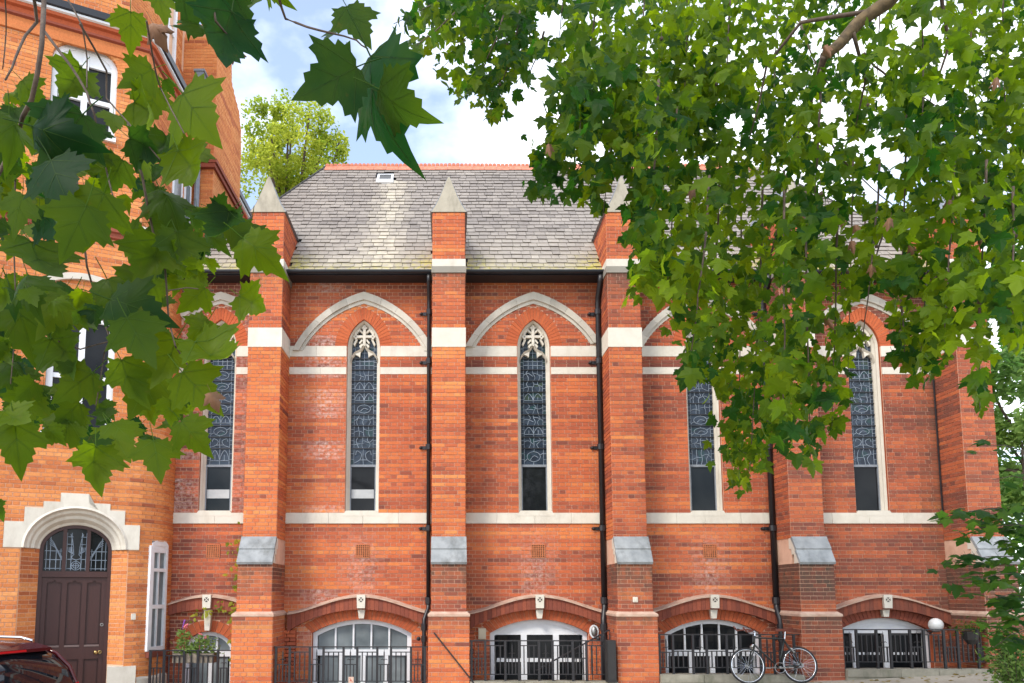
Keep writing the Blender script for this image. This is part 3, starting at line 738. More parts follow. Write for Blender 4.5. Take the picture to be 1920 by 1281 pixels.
# ---- buttresses
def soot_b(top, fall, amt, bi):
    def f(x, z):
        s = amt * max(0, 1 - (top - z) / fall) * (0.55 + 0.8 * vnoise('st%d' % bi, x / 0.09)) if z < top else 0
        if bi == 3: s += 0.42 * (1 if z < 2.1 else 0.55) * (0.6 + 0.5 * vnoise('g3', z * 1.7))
        if bi == 4: s += 0.3 + (0.25 if z < 2 else 0)  # last buttress: algae stain plus tree shade painted into the bricks
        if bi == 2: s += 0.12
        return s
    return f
for bi, bx in enumerate(BX):
    lo = MB(); h = 0.30; hb = 0.352
    def core(m, x0, x1, y0, z0, z1, yb=0.001): m.box(x0 + 0.004, x1 - 0.004, y0 + 0.004, yb, z0, z1)
    core(lo, bx - h, bx + h, -0.70, 2.10, 7.47); core(lo, bx - h - 0.003, bx + h + 0.003, -0.96, 1.22, 2.099); core(lo, bx - hb, bx + hb, -1.04, -1.5, 1.219)
    lo.box(bx - h + 0.004, bx + h - 0.004, -0.696, 1.0, 7.471, 8.66)
    bt = lo.build('buttress', M['mortar'], chapel)
    tb = [0.18, 0.10, -0.02, -0.16, -0.18][bi]  # right-hand buttresses toned darker to carry the shade of the trees
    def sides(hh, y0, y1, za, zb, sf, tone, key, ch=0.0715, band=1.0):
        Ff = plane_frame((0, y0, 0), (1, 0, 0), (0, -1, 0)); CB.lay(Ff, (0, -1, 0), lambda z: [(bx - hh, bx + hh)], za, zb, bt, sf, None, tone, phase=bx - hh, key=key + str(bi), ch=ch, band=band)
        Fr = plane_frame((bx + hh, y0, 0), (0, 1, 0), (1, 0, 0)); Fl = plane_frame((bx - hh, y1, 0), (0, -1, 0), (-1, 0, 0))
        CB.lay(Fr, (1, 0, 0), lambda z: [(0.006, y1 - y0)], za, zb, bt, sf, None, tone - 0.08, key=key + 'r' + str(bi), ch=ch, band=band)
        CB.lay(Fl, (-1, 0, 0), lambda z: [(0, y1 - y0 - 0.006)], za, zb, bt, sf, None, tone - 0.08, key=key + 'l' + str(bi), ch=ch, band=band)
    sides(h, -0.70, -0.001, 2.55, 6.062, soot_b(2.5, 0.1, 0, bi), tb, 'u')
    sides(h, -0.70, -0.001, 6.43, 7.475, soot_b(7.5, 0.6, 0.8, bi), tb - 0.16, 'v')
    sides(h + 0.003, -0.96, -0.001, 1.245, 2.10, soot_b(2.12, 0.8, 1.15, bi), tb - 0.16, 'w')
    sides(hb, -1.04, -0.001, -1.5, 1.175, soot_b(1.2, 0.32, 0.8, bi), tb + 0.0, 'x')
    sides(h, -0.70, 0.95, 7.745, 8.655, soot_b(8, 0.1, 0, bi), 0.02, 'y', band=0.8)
    m = MB(); m.cur = (0.5, 0.03, 0); m.box(bx - h - 0.012, bx + h + 0.012, -0.713, -0.001, 6.064, 6.428); m.build('stone_block', M['stone'], bt)
    m = MB(); m.cur = (0.5, 0.10, 0); m.box(bx - h - 0.012, bx + h + 0.012, -0.715, 0.4, 7.60, 7.743); m.build('stone_block', M['stone'], bt)
    m = MB(); m.cur = (0.5, 0.75, 0); m.box(bx - h - 0.022, bx + h + 0.022, -0.727, 0.4, 7.477, 7.598); m.build('stained_stone', M['stone'], bt)
    # weathering: two sloping slabs over pale kneeler stones
    m = MB(); m.cur = (0.5, 0.05, 0); Fs = plane_frame((bx - h, 0, 0), (0, -1, 0), (-1, 0, 0))
    P = [(0.80, 2.10), (0.965, 2.10), (0.71, 2.55), (0.62, 2.55), (0.62, 2.36), (0.71, 2.36), (0.71, 2.26), (0.80, 2.26)]; x0, x1 = bx - h - 0.010, bx + h + 0.010
    m.fprism(lambda a, z, o: Vector((x0 + o, -a, z)), P, 0.0, x1 - x0, back=True)
    m.build('kneeler_stone', M['stone'], bt)
    for (a0, z0, a1, z1) in ((1.0, 2.075, 0.855, 2.325), (0.875, 2.318, 0.715, 2.565)):
        m = MB(); m.cur = (0.5, random.uniform(0, 0.12), 0); t = 0.045; x0, x1 = bx - h - 0.012, bx + h + 0.012
        P = [(a0, z0), (a0 + 0.02, z0 + t * 0.9), (a1 + 0.03, z1 + t * 0.3), (a1 - 0.02, z1 - t * 0.4)]
        m.add([(x0, -a, z) for a, z in P] + [(x1, -a, z) for a, z in P], [(3, 2, 1, 0), (4, 5, 6, 7), (0, 1, 5, 4), (1, 2, 6, 5), (2, 3, 7, 6), (3, 0, 4, 7)])
        m.build('weathering_slab', M['weathering'], bt)
    # moulding above the plinth
    m = MB(); m.cur = (0.5, 0.2, 0)
    m.box(bx - hb - 0.012, bx + hb + 0.012, -1.055, -0.002, 1.178, 1.214)
    x0, x1, y = bx - hb - 0.012, bx + hb + 0.012, -1.055
    m.add([(x0, y, 1.2145), (x1, y, 1.2145), (x1 - 0.05, -0.962, 1.262), (x0 + 0.05, -0.962, 1.262), (x0, 0, 1.2145), (x1, 0, 1.2145), (x1 - 0.05, 0, 1.262), (x0 + 0.05, 0, 1.262)], [(0, 1, 2, 3), (1, 5, 6, 2), (4, 0, 3, 7)])
    m.build('plinth_moulding', M['browcap'], bt)
    # saddleback pinnacle with swept sides
    m = MB(); m.cur = (0.5, 0.08, 0)
    prof = [(0.332, 8.655), (0.315, 8.675), (0.235, 8.80), (0.165, 8.95), (0.10, 9.12), (0.045, 9.27), (0.012, 9.345)]
    L = [(bx - x, z) for x, z in prof]; Rr = [(bx + x, z) for x, z in prof]
    pts = L + Rr[::-1]
    m.add([(x, -0.725, z) for x, z in pts], [tuple(range(len(pts)))[::-1]])
    m.build('pinnacle', M['capstone'], bt)
    m = MB(); m.m = 0; nP = len(pts)
    pts2 = [(bx + (x - bx) * 1.05, z + 0.012) for x, z in pts]
    m.add([(x, -0.715, z) for x, z in pts2] + [(x, 1.25, z) for x, z in pts2], [tuple(range(nP))[::-1]] + [(i, (i + 1) % nP, nP + (i + 1) % nP, nP + i) for i in range(nP)])
    m.build('pinnacle_coping', M['lead'] if bi else M['lead'], bt)
CB.emit(chapel, M['brick'], 300, lambda u, v: 0.35 if (u > 1240 and v < 880) or u < 350 or (u > 1770 and v > 900) or v > 1272 else 1.0)

# ---- roof
EY, EZ, RY, RZ = -0.38, 7.64, 3.3, 11.95
SL = math.hypot(RY - EY, RZ - EZ); sy, sz = (RY - EY) / SL, (RZ - EZ) / SL
XL0, XR0, XL1, XR1 = -5.19, 9.98, -3.01, 7.75
def FR(a, t, off): return Vector((a, EY + sy * t - sz * off, EZ + sz * t + sy * off))
m = MB()
m.add([FR(XL0, 0, -0.02), FR(XR0, 0, -0.02), FR(XR1, SL, -0.02), FR(XL1, SL, -0.02)], [(0, 1, 2, 3)])
by = 2 * RY - EY
m.add([(XL0, by, EZ), (XR0, by, EZ), (XR1, RY, RZ - 0.03), (XL1, RY, RZ - 0.03)], [(3, 2, 1, 0)])
m.add([(XL0, EY, EZ - 0.02), (XL0, by, EZ), (XL1, RY, RZ - 0.03)], [(2, 1, 0)]); m.add([(XR0, EY, EZ - 0.02), (XR0, by, EZ), (XR1, RY, RZ - 0.03)], [(0, 1, 2)])
roof = m.build('roof', M['slatedark'], chapel)
SLT = []; rows = 31; ph = SL / rows
for r in range(rows):
    t0 = r * ph; wv = 0.16 + 0.07 * random.random() if r < 20 else 0.17
    xl = XL0 + (XL1 - XL0) * (t0 + ph / 2) / SL; xr = XR0 + (XR1 - XR0) * (t0 + ph / 2) / SL
    x = xl + random.uniform(-0.05, 0.08); x = xl
    first = random.uniform(0.07, 0.2)
    while x < xr - 0.03:
        wd = first if first else random.uniform(0.15, 0.25); first = None
        b = min(xr, x + wd); xm = (x + b) / 2
        tone = 0.42 + 0.30 * (vnoise('s%d' % (r // 2), xm * 0.9) - 0.5) + random.gauss(0, 0.11) + (0.08 if t0 < 1.3 else 0)
        lime = 0.85 * max(0, 1 - abs(xm + 1.33 - 0.02 * t0) / 0.55) * (1 if t0 < 4.7 else 0); lime += 0.35 * max(0, 1 - t0 / 2.2)
        moss = 0.0
        for bx in BX: moss = max(moss, 1.5 * max(0, 1 - abs(abs(xm - bx) - 0.40) / 0.6) * max(0, 1 - t0 / 0.8))
        moss = max(moss, 0.5 * max(0, 1 - t0 / 0.45))
        skip = any(abs(xm - bx) < 0.29 and t0 < 1.35 for bx in BX) or (abs(xm + 1.49) < 0.19 and 4.65 < t0 < 5.15)
        if not skip: SLT.append((x + 0.004, b - 0.004, t0 - 0.006, t0 + ph + 0.05, min(1, max(0, tone)), moss, lime, 0.020 + random.uniform(0, 0.012), random.uniform(-0.016, 0.012)))
        x = b
sc_ = []
for i, q in enumerate(SLT):
    c = FR((q[0] + q[1]) / 2, q[2] + 0.1, 0); u, v, dpt = proj(c)
    if u > 1180 or u < 450 or u < 560 and v > 420: continue
    sc_.append(((q[1] - q[0]) / dpt ** 2 * (1.0 - 0.03 * q[2]), i))
sc_.sort(reverse=True); ch = set(i for w_, i in sc_[:300]); rest = MB()
for i, (xa, xb, ta, tb, tone, moss, lime, lift, sag) in enumerate(SLT):
    m = MB() if i in ch else rest; m.cur = (tone, min(1, moss), min(1, lime))
    v = [FR(xa, ta + sag, lift), FR(xb, ta + sag + random.uniform(-0.006, 0.006), lift), FR(xb, tb, 0.004), FR(xa, tb, 0.004), FR(xa, ta + sag, lift - 0.010), FR(xb, ta + sag, lift - 0.010), FR(xb, tb, -0.006), FR(xa, tb, -0.006)]
    m.add(v, [(0, 1, 2, 3), (4, 5, 1, 0), (5, 6, 2, 1), (7, 4, 0, 3)] + ([(7, 6, 5, 4), (6, 7, 3, 2)] if i in ch else []))
    if i in ch: m.build('slate', M['slate'], roof)
rest.build('slate_courses', M['slate'], roof, kind='stuff')
# hip coverings
for (xa, xb) in ((XL0, XL1), (XR0, XR1)):
    m = MB(); m.tube([(xa, EY, EZ + 0.02), (xb, RY, RZ + 0.02)], 0.03, 6); m.build('hip_roll', M['slatedark'], roof)
# crested ridge tiles, one shared mesh
m = MB(); Lr = 0.30
m.add([(0.003, -0.17, -0.17), (Lr - 0.003, -0.17, -0.17), (Lr - 0.003, 0, 0.035), (0.003, 0, 0.035), (0.003, 0.17, -0.17), (Lr - 0.003, 0.17, -0.17)], [(0, 1, 2, 3), (3, 2, 5, 4), (0, 3, 4), (1, 5, 2)])
for k in range(3):
    x = 0.05 + k * 0.1
    m.fprism(lambda a, z, o: Vector((a, -o, z)), [(x - 0.046, 0.03), (x + 0.046, 0.03), (x + 0.046, 0.065), (x + 0.022, 0.09), (x - 0.022, 0.09), (x - 0.046, 0.065)], -0.012, 0.012, back=True)
me = m.mesh('ridge_tile', M['ridge'])
n = int((XR1 - XL1) / Lr)
for i in range(n):
    o = bpy.data.objects.new('ridge_tile', me); col.objects.link(o); o.location = (XL1 + i * Lr, RY, RZ + 0.02 + random.uniform(-0.006, 0.006)); put(o, roof)
# small roof light
m = MB(); c0 = -1.49; t0, t1 = 4.67, 5.12
def rb(mm, a0, a1, ta, tb, o0, o1): mm.fbox(FR, a0, a1, ta, tb, o0, o1)
rb(m, c0 - 0.20, c0 + 0.20, t0 - 0.1, t0 + 0.08, 0.0, 0.055); rb(m, c0 - 0.19, c0 + 0.19, t1 - 0.04, t1, 0, 0.045); rb(m, c0 - 0.19, c0 - 0.14, t0 + 0.08, t1 - 0.04, 0, 0.045); rb(m, c0 + 0.14, c0 + 0.19, t0 + 0.08, t1 - 0.04, 0, 0.045)
rl = m.build('roof_light', M['white'], roof)
m = MB(); rb(m, c0 - 0.139, c0 + 0.139, t0 + 0.08, t1 - 0.04, 0.0, 0.035); m.build('pane', M['pane'], rl)
# eaves
m = MB(); m.box(-5.19, 9.98, -0.36, -0.002, 7.585, 7.60); m.build('soffit', M['soffit'], chapel)
m = MB(); m.box(-5.19, 9.98, -0.385, -0.362, 7.575, 7.625); m.build('fascia', M['gutter'], chapel)
gut = group_part('gutter', chapel)
ends = [-5.19] + [v for bx in BX for v in (bx - 0.31, bx + 0.31)]
for a, b in list(zip(ends[0::2], ends[1::2])):
    m = MB(); P = [(math.cos(R(180 + 180 * i / 8)) * 0.045, math.sin(R(180 + 180 * i / 8)) * 0.045) for i in range(9)]
    m.add([(a, -0.45 + y, 7.63 + z) for y, z in P] + [(b, -0.45 + y, 7.63 + z) for y, z in P], [(i, i + 1, 10 + i, 9 + i) for i in range(8)])
    m.box(a, b, -0.497, -0.487, 7.622, 7.642); m.build('gutter_length', M['gutter'], gut)

# ---- rainwater pipes
def drainpipe(x, r, side, zb, swan):
    m = MB(); y = -0.12
    m.tube([(x, -0.43, 7.56), (x, -0.40, 7.45), (x, y - 0.05, 7.25), (x, y, 7.12), (x, y, 1.42)], r, 10)
    m.tube([(x, y, 1.42), (x, y - 0.01, 1.30), (x + swan, y - 0.13, 1.10), (x + swan, y - 0.15, 0.98), (x + swan, y - 0.15, zb)], r, 10)
    p = m.build('drainpipe', M['iron'], chapel, smooth=True)
    for z in (6.95, 5.98, 4.32, 2.78):
        m = MB(); m.tube([(x, y, z - 0.05), (x, y, z + 0.05)], r + 0.016, 10)
        for dz in (0.0,): m.fprism(FW, [(x - 0.16, z - 0.03), (x + 0.08, z - 0.035), (x + 0.08, z + 0.035), (x - 0.16, z + 0.03), (x - 0.19, z)], 0.0, 0.03)
        m.ball((x - 0.15, -0.045, z), 0.028, 8, 5); m.build('pipe_bracket', M['iron'], p)
    m = MB(); m.tube([(x, y, 1.38), (x, y, 1.50)], r + 0.018, 10); m.tube([(x + swan, y - 0.15, 0.90), (x + swan, y - 0.15, 1.02)], r + 0.018, 10); m.build('pipe_collar', M['iron'], p)
    m = MB(); m.tube([(x + swan, y - 0.15, 0.70), (x + swan, y - 0.15, 0.80)], r + 0.015, 10); m.ball((x + swan - 0.1, y - 0.12, 0.75), 0.04, 8, 5); m.build('pipe_bracket', M['iron'], p)
drainpipe(-0.365, 0.038, -1, -1.4, -0.07); drainpipe(2.885, 0.052, -1, -1.4, -0.05); drainpipe(6.06, 0.055, -1, -1.4, 0.0)
m = MB(); m.tube([(9.29, -0.06, 7.4), (9.29, -0.06, 2.9)], 0.018, 6); m.build('lightning_cable', M['iron'], chapel)
# ---- fittings on the walls
m = MB(); m.fbox(FW, 0.56, 0.70, 0.73, 0.93, 0.0, 0.07); m.fbox(FW, 0.575, 0.685, 0.75, 0.91, 0.07, 0.078); m.build('junction_box', M['beige'], chapel)
m = MB(); m.fbox(FW, -5.05, -4.93, 0.36, 0.54, 0.0, 0.09); m.fbox(FW, -5.06, -4.92, 0.47, 0.55, 0.09, 0.1); m.build('junction_box', M['beige'], chapel)
m = MB(); Fb = plane_frame((0, -0.96, 0), (1, 0, 0), (0, -1, 0)); m.fbox(Fb, 3.20, 3.285, 1.42, 1.51, 0.0, 0.03); m.fbox(Fb, 3.222, 3.262, 1.44, 1.49, 0.03, 0.04); m.build('alarm_box', M['stone'], chapel)
# bulkhead lamp
m = MB(); lx, lz = 2.70, 0.87
m.fprism(FW, [(lx + 0.085 * math.cos(R(a)), lz + 0.125 * math.sin(R(a))) for a in range(0, 360, 20)], 0.0, 0.05)
lamp = m.build('wall_lamp', M['white'], chapel)
m = MB(); m.ball((lx, -0.055, lz), 0.1, 12, 8, (0.6, 0.45, 0.95)); m.build('lamp_glass', M['dull'], lamp, smooth=True)
m = MB(); m.box(2.69, 2.84, -1.20, -1.0, 0.08, 0.78); m.box(2.70, 2.83, -1.212, -1.2001, 0.12, 0.75); m.build('meter_cupboard', M['tarp'], chapel)

# ================================================================== KERBS AND RAILINGS
KT = [-0.10, -0.04, 0.075, 0.19, 0.285]
KX = [(-5.15, -3.73), (-2.99, -0.345), (0.375, 2.89), (3.61, 6.06), (6.78, 9.26)]
for i, ((a, b), z) in enumerate(zip(KX, KT)):
    m = MB(); n = 3 if i else 2; e = [a + (b - a) * q / n + (random.uniform(-0.1, 0.1) if 0 < q < n else 0) for q in range(n + 1)]
    base = MB(); base.box(a, b, -1.09, -0.81, -1.5, z - 0.004); kb = structure(base.build('kerb', M['kerb']), ['worn stone kerb below the railing by the corner house', 'stone kerb left of the first pipe', 'stone kerb below the lamp bay', 'mossy stone kerb behind the bicycle', 'pale stone kerb at the right end'][i])
    for q in range(n):
        s = MB(); s.cur = (0.5, random.uniform(0, 0.25), 0); s.box(e[q] + 0.004, e[q + 1] - 0.004, -1.115, -0.80, z - 0.12, z + random.uniform(0, 0.006)); s.build('kerb_stone', M['kerb'], kb)
RAIL_LABEL = ['short black railing beside the corner house, in front of the geranium trough',
              'black iron railing carrying a small plaque, before the grey-paned basement window',
              'black railing in front of the white doors beside the oval wall lamp',
              'black iron railing with the bicycle leaning on it',
              'black iron railing at the right end below the white globe lamp']
RT = [0.60, 0.66, 0.765, 0.87, 0.955]
for i, ((a, b), zt) in enumerate(zip(KX, RT)):
    t = thing('railing', RAIL_LABEL[i], 'railing', ((a + b) / 2, -0.95, KT[i]), 'black railings along the sunken area')
    y = -0.95; zb = KT[i] + 0.115; k0 = KT[i]
    if i == 3: b = 6.30
    m = MB(); m.box(a, b, y - 0.021, y + 0.021, zt - 0.014, zt + 0.004); m.build('top_rail', M['iron'], t)
    m = MB(); m.box(a, b, y - 0.018, y + 0.018, zb - 0.006, zb + 0.006); m.build('bottom_rail', M['iron'], t)
    x = a + 0.03; wide = False; posts = []
    def bar(x, z0, z1, w, nm='bar'):
        m = MB(); m.box(x - w, x + w, y - w, y + w, z0, z1); return m.build(nm, M['iron'], t)
    while x < b - 0.03:
        bar(x, k0 - 0.02, zt - 0.0145, 0.019, 'post')
        wd = 0.345 if wide else 0.236
        x2 = min(b - 0.02, x + wd)
        if x2 - x > 0.1:
            zr = zt - (0.085 if wide else 0.295)
            if i == 3: zr = zt - (0.3 if not wide else 0.28)
            if i == 2 and wide: zr = zt - 0.08
            m = MB(); m.box(x + 0.0195, x2 - 0.0195, y - 0.008, y + 0.008, zr - 0.016, zr); m.build('short_rail', M['iron'], t)
            for q in (1, 2, 3):
                xx = x + (x2 - x) * q / 4
                if not wide and q == 2:
                    o = bar(xx, zb + 0.007, zt - 0.09, 0.0095)
                    m = MB(); m.add([(xx - 0.006, y - 0.006, zt - 0.09), (xx + 0.006, y - 0.006, zt - 0.09), (xx + 0.006, y + 0.006, zt - 0.09), (xx - 0.006, y + 0.006, zt - 0.09), (xx, y, zt - 0.02)], [(0, 1, 4), (1, 2, 4), (2, 3, 4), (3, 0, 4)])
                    for sg in (-1, 1): m.tube([(xx, y, zr + 0.06), (xx + sg * 0.03, y, zr + 0.085), (xx + sg * 0.055, y, zr + 0.07)], 0.006, 5)
                    m.build('spear_finial', M['iron'], o)
                else: bar(xx, zb + 0.007, zr - 0.0125, 0.0095)
        x += wd; wide = not wide
    if i == 1:
        m = MB(); px_ = -1.66; m.box(px_ - 0.045, px_ + 0.045, y - 0.03, y - 0.02, zb - 0.03, zb + 0.075); pl = m.build('plaque', M['plaque'], t, label='small pinkish plaque on the bottom rail')
        m = MB(); Fp = plane_frame((0, y - 0.03, 0), (1, 0, 0), (0, -1, 0)); m.fprism(Fp, [(px_ - 0.03, zb + 0.055), (px_ - 0.02, zb + 0.06), (px_ + 0.03, zb - 0.008), (px_ + 0.02, zb - 0.014)], 0, 0.002)
        m.fprism(Fp, arc_pts(px_ - 0.012, zb + 0.012, 0.012, 0, 330, 10), 0, 0.0015)
        m.build('plaque_print', M['plaquered'], pl)
# sloping handrails down into the area
for nm, P, lab in (('handrail', [(-0.235, -1.09, 0.90), (0.30, -1.16, 0.24), (0.45, -1.18, 0.05)], 'thin black handrail sloping down across the central buttress foot'),
                   ('stair_rail', None, 'black stair railing descending leftward from the meter cupboard')):
    if P:
        o = thing(nm, lab, 'handrail', P[0]); m = MB(); m.tube(P, 0.013, 6); m.build('rail', M['iron'], o)
        m = MB(); m.tube([P[0], (P[0][0], -1.02, P[0][2] + 0.0)], 0.012, 6); m.build('wall_fixing', M['iron'], o)
    else:
        o = thing(nm, lab, 'handrail', (2.4, -0.6, 0)); m = MB(); A, B = Vector((2.86, -0.62, 0.93)), Vector((1.55, -0.62, 0.22)); m.tube([A, B], 0.014, 6); m.build('rail', M['iron'], o)
        for q in range(9):
            p = A.lerp(B, q / 8.4); m = MB(); m.tube([p, (p.x, p.y, p.z - 0.85)], 0.008, 5); m.build('bar', M['iron'], o)

# ================================================================== CORNER HOUSE
house = thing('corner_house', 'bright orange brick house with rounded corner and stone arched doorway', 'house', (-6.5, 0, -0.5))
ANG = R(25); PA = Vector((-5.60, -0.985, 0)); eA = Vector((math.cos(ANG), math.sin(ANG), 0)); nA = Vector((math.sin(ANG), -math.cos(ANG), 0)); RC = 0.74
def FA(s, z, off): return Vector((PA.x + eA.x * s + nA.x * off, PA.y + eA.y * s + nA.y * off, z))
LARC = RC * R(65)
def FC(s, z, off):                        # along the wall: flat front (s<0), rounded corner, then the flank running back
    if s <= 0: return FA(s, z, off)
    if z > 8.2: return Vector((PA.x + off, PA.y + s, z))
    if s < LARC:
        a = ANG + s / RC; x = PA.x + RC * (math.sin(a) - math.sin(ANG)); y = PA.y + RC * (math.cos(ANG) - math.cos(a))
        return Vector((x + math.sin(a) * off, y - math.cos(a) * off, z))
    x = PA.x + RC * (1 - math.sin(ANG)); y = PA.y + RC * math.cos(ANG)
    return Vector((x + off, y + s - LARC, z))
def nC(s):
    if s <= 0: return (nA.x, nA.y, 0)
    if s < LARC: return (math.sin(ANG + s / RC), -math.cos(ANG + s / RC), 0)
    return (1, 0, 0)
DC, DO, DI, DD = -0.79, 0.815, 0.56, 0.30   # doorway: centre, outer and inner half width, depth of the splay
W1 = (-0.865, 0.525, 4.30, 6.35); W2 = (-1.045, 0.525, 9.80, 11.13)
S0, S1 = -4.2, LARC + 7.0
stations = [S0] + [LARC * i / 8 for i in range(9)] + [S1]
hb_ = MB()
def holes_at(z):
    h = []
    if z < 3.06: h.append((DC - DO * math.sqrt(max(0, 1 - (max(0, z - 2.33) / 0.73) ** 2)), DC + DO * math.sqrt(max(0, 1 - (max(0, z - 2.33) / 0.73) ** 2))))
    for (c, hw, zb, zs) in (W1, W2):
        if zb < z < zs + 0.34:
            q = hw * (1 if z < zs else math.sqrt(max(0, 1 - ((z - zs) / 0.36) ** 2))); h.append((c - hw if z < zs else c - q, c + hw if z < zs else c + q))
    if 0.52 < z < 2.52: h.append((0.44, 0.90))
    return h
# mortar skin in course-high strips so that the openings are real
z = -1.0
def spans_h(z, a=S0, b=S1, mort=False):
    L = [(a, b)]
    for p, q in holes_at(z):
        out = []
        for (x, y) in L:
            if q <= x or p >= y: out.append((x, y))
            else:
                if p > x: out.append((x, p))
                if q < y: out.append((q, y))
        L = out
    return L
CH2 = 0.0715
while z < 12.0:
    for (a, b) in spans_h(z + CH2 / 2):
        st = [a] + [s for s in stations if a < s < b] + [b]
        for p, q in zip(st, st[1:]): hb_.add([FC(p, z, -0.003), FC(q, z, -0.003), FC(q, z + CH2, -0.003), FC(p, z + CH2, -0.003)], [(0, 1, 2, 3)])
    z += CH2
hwall = hb_.build('wall', M['mortar2'], house)
d = MB(); pts = [FA(S0, 0, -0.5), FA(-0.1, 0, -0.5), Vector((PA.x - 0.15, 0.2, 0)), Vector((-5.9, 6.5, 0)), Vector((-10, 6.5, 0))]
d.add([(p.x, p.y, -1.0) for p in pts] + [(p.x, p.y, 11.9) for p in pts], [(i, (i + 1) % 5, 5 + (i + 1) % 5, 5 + i) for i in range(5)] + [(9, 8, 7, 6, 5)])
d.build('interior', M['dark'], house)
HB = Bricks()
def stone_zone(z):
    Z = []
    for (p, q, za, zb) in ((-1.86, 0.2, 2.33, 2.76), (-1.58, -0.05, 2.76, 3.0), (-1.31, -0.29, 3.0, 3.115), (-1.06, -0.63, 3.115, 3.27)):
        if za < z < zb: Z.append((p, q))
    return Z
def spans_hb(lo, hi):
    def f(z):
        L = spans_h(z, lo, hi)
        for p, q in stone_zone(z):
            out = []
            for (x, y) in L:
                if q <= x or p >= y: out.append((x, y))
                else:
                    if p > x: out.append((x, p))
                    if q < y: out.append((q, y))
            L = out
        return L
    return f
flat_n = (nA.x, nA.y, 0)
HB.lay(FC, nC, spans_hb(-3.2, S1 - 1), -0.9, 7.88, hwall, None, None, 0.06, key='h')
HB.lay(FC, lambda q: flat_n if q <= 0 else (1, 0, 0), spans_hb(-3.2, 0), 8.25, 11.35, hwall, None, None, 0.06, key='h'); HB.lay(FC, (1, 0, 0), spans_hb(0.0, S1 - 1), 8.25, 11.35, hwall, None, None, 0.0, key='h')
# doorway
def ell(c, hw, zs, rise, a0, a1, n): return [(c + hw * math.cos(R(a0 + (a1 - a0) * i / n)), zs + rise * math.sin(R(a0 + (a1 - a0) * i / n))) for i in range(n + 1)]
ds = group_part('door_surround', house)
arcO = ell(DC, DO, 2.33, 0.72, 0, 180, 24)
steps = [(0.2, 2.33), (0.2, 2.76), (-0.05, 2.76), (-0.05, 3.0), (-0.29, 3.0), (-0.29, 3.115), (-0.63, 3.115), (-0.63, 3.27), (-1.06, 3.27), (-1.06, 3.115), (-1.31, 3.115), (-1.31, 3.0), (-1.58, 3.0), (-1.58, 2.76), (-1.86, 2.76), (-1.86, 2.33)]
cuts = [(0, 2, 0, 4), (2, 4, 4, 7), (4, 7, 7, 10), (7, 8, 10, 14), (8, 11, 14, 17), (11, 13, 17, 20), (13, 15, 20, 24)]
for (s0, s1, a0, a1) in cuts:
    P = steps[s0:s1 + 1] + arcO[a0:a1 + 1][::-1]
    m = MB(); m.cur = (0.5, random.uniform(0, 0.1), 0); m.fprism(FA, P, -0.06, 0.02); m.build('surround_stone', M['stone'], ds)
m = MB(); m.cur = (0.5, 0.08, 0); rings = [(DO, 0.72, 0.021), (DO - 0.04, 0.685, 0.045), (DO - 0.075, 0.655, -0.03), (DO - 0.11, 0.61, -0.05), (DO - 0.135, 0.57, -0.12), (DO - 0.18, 0.52, -0.14), (DI + 0.03, 0.465, -0.24), (DI, 0.425, -0.26), (DI - 0.01, 0.41, -0.34)]
for (h0, r0, o0), (h1, r1, o1) in zip(rings, rings[1:]):
    A = ell(DC, h0, 2.33 - (0 if h0 == DO else 0), r0, 0, 180, 24); B = ell(DC, h1, 2.33, r1, 0, 180, 24)
    m.add([FA(a, z, o0) for a, z in A] + [FA(a, z, o1) for a, z in B], [(i, i + 1, 26 + i, 25 + i) for i in range(24)])
m.build('arch_moulding', M['stone'], ds, smooth=False)
m = MB()
for sg in (-1, 1):                        # splayed brick jambs
    P = [FA(DC + sg * DO, 0, 0), FA(DC + sg * DI, 0, -DD)]
    m.add([(P[0].x, P[0].y, -0.9), (P[1].x, P[1].y, -0.9), (P[1].x, P[1].y, 2.33), (P[0].x, P[0].y, 2.33)], [(0, 1, 2, 3)])
m.build('jamb', M['mortar2'], house)
for sg in (-1, 1):
    a, b = FA(DC + sg * DO, 0, 0), FA(DC + sg * DI, 0, -DD)
    if sg < 0: o, e = a, b
    else: o, e = b, a
    ex = (e - o); ln = ex.length; ex.normalize(); nn_ = Vector((ex.y, -ex.x, 0))
    HB.lay(plane_frame(o, ex, nn_), tuple(nn_), lambda z, L=ln: [(0.004, L - 0.004)], 0.35 if sg > 0 else -0.9, 2.325, hwall, None, None, 0.12 if sg > 0 else -0.1, key='j%d' % sg)  # sun-facing jamb toned lighter, the other darker: light put into brick tone
m = MB(); m.cur = (0.5, 0.1, 0); m.fprism(FA, [(DC + DI + 0.01, -0.9), (0.23, -0.9), (0.23, 0.33), (DC + DI + 0.01, 0.33)], -0.28, 0.03); m.build('plinth_stone', M['stone'], house)
FD = lambda s, z, off: FA(s, z, off - DD)
m = MB()
A = [(DC + DI, -0.6), (DC + DI, 2.33)] + ell(DC, DI, 2.33, 0.43, 0, 180, 20) + [(DC - DI, 2.33), (DC - DI, -0.6)]
B = [(DC + DI - 0.06, -0.6), (DC + DI - 0.06, 2.33)] + ell(DC, DI - 0.06, 2.33, 0.365, 0, 180, 20) + [(DC - DI + 0.06, 2.33), (DC - DI + 0.06, -0.6)]
m.fstrip(FD, A, B, -0.1, 0.01); m.fbox(FD, DC - DI + 0.055, DC + DI - 0.055, 1.85, 1.95, -0.08, 0.018)
for x in (-0.185, 0.185): m.fbox(FD, DC + x - 0.03, DC + x + 0.03, 1.951, 2.33 + 0.365 * math.sqrt(1 - (x / 0.5) ** 2) + 0.01, -0.08, 0.006)
df = m.build('door_frame', M['wood'], house)
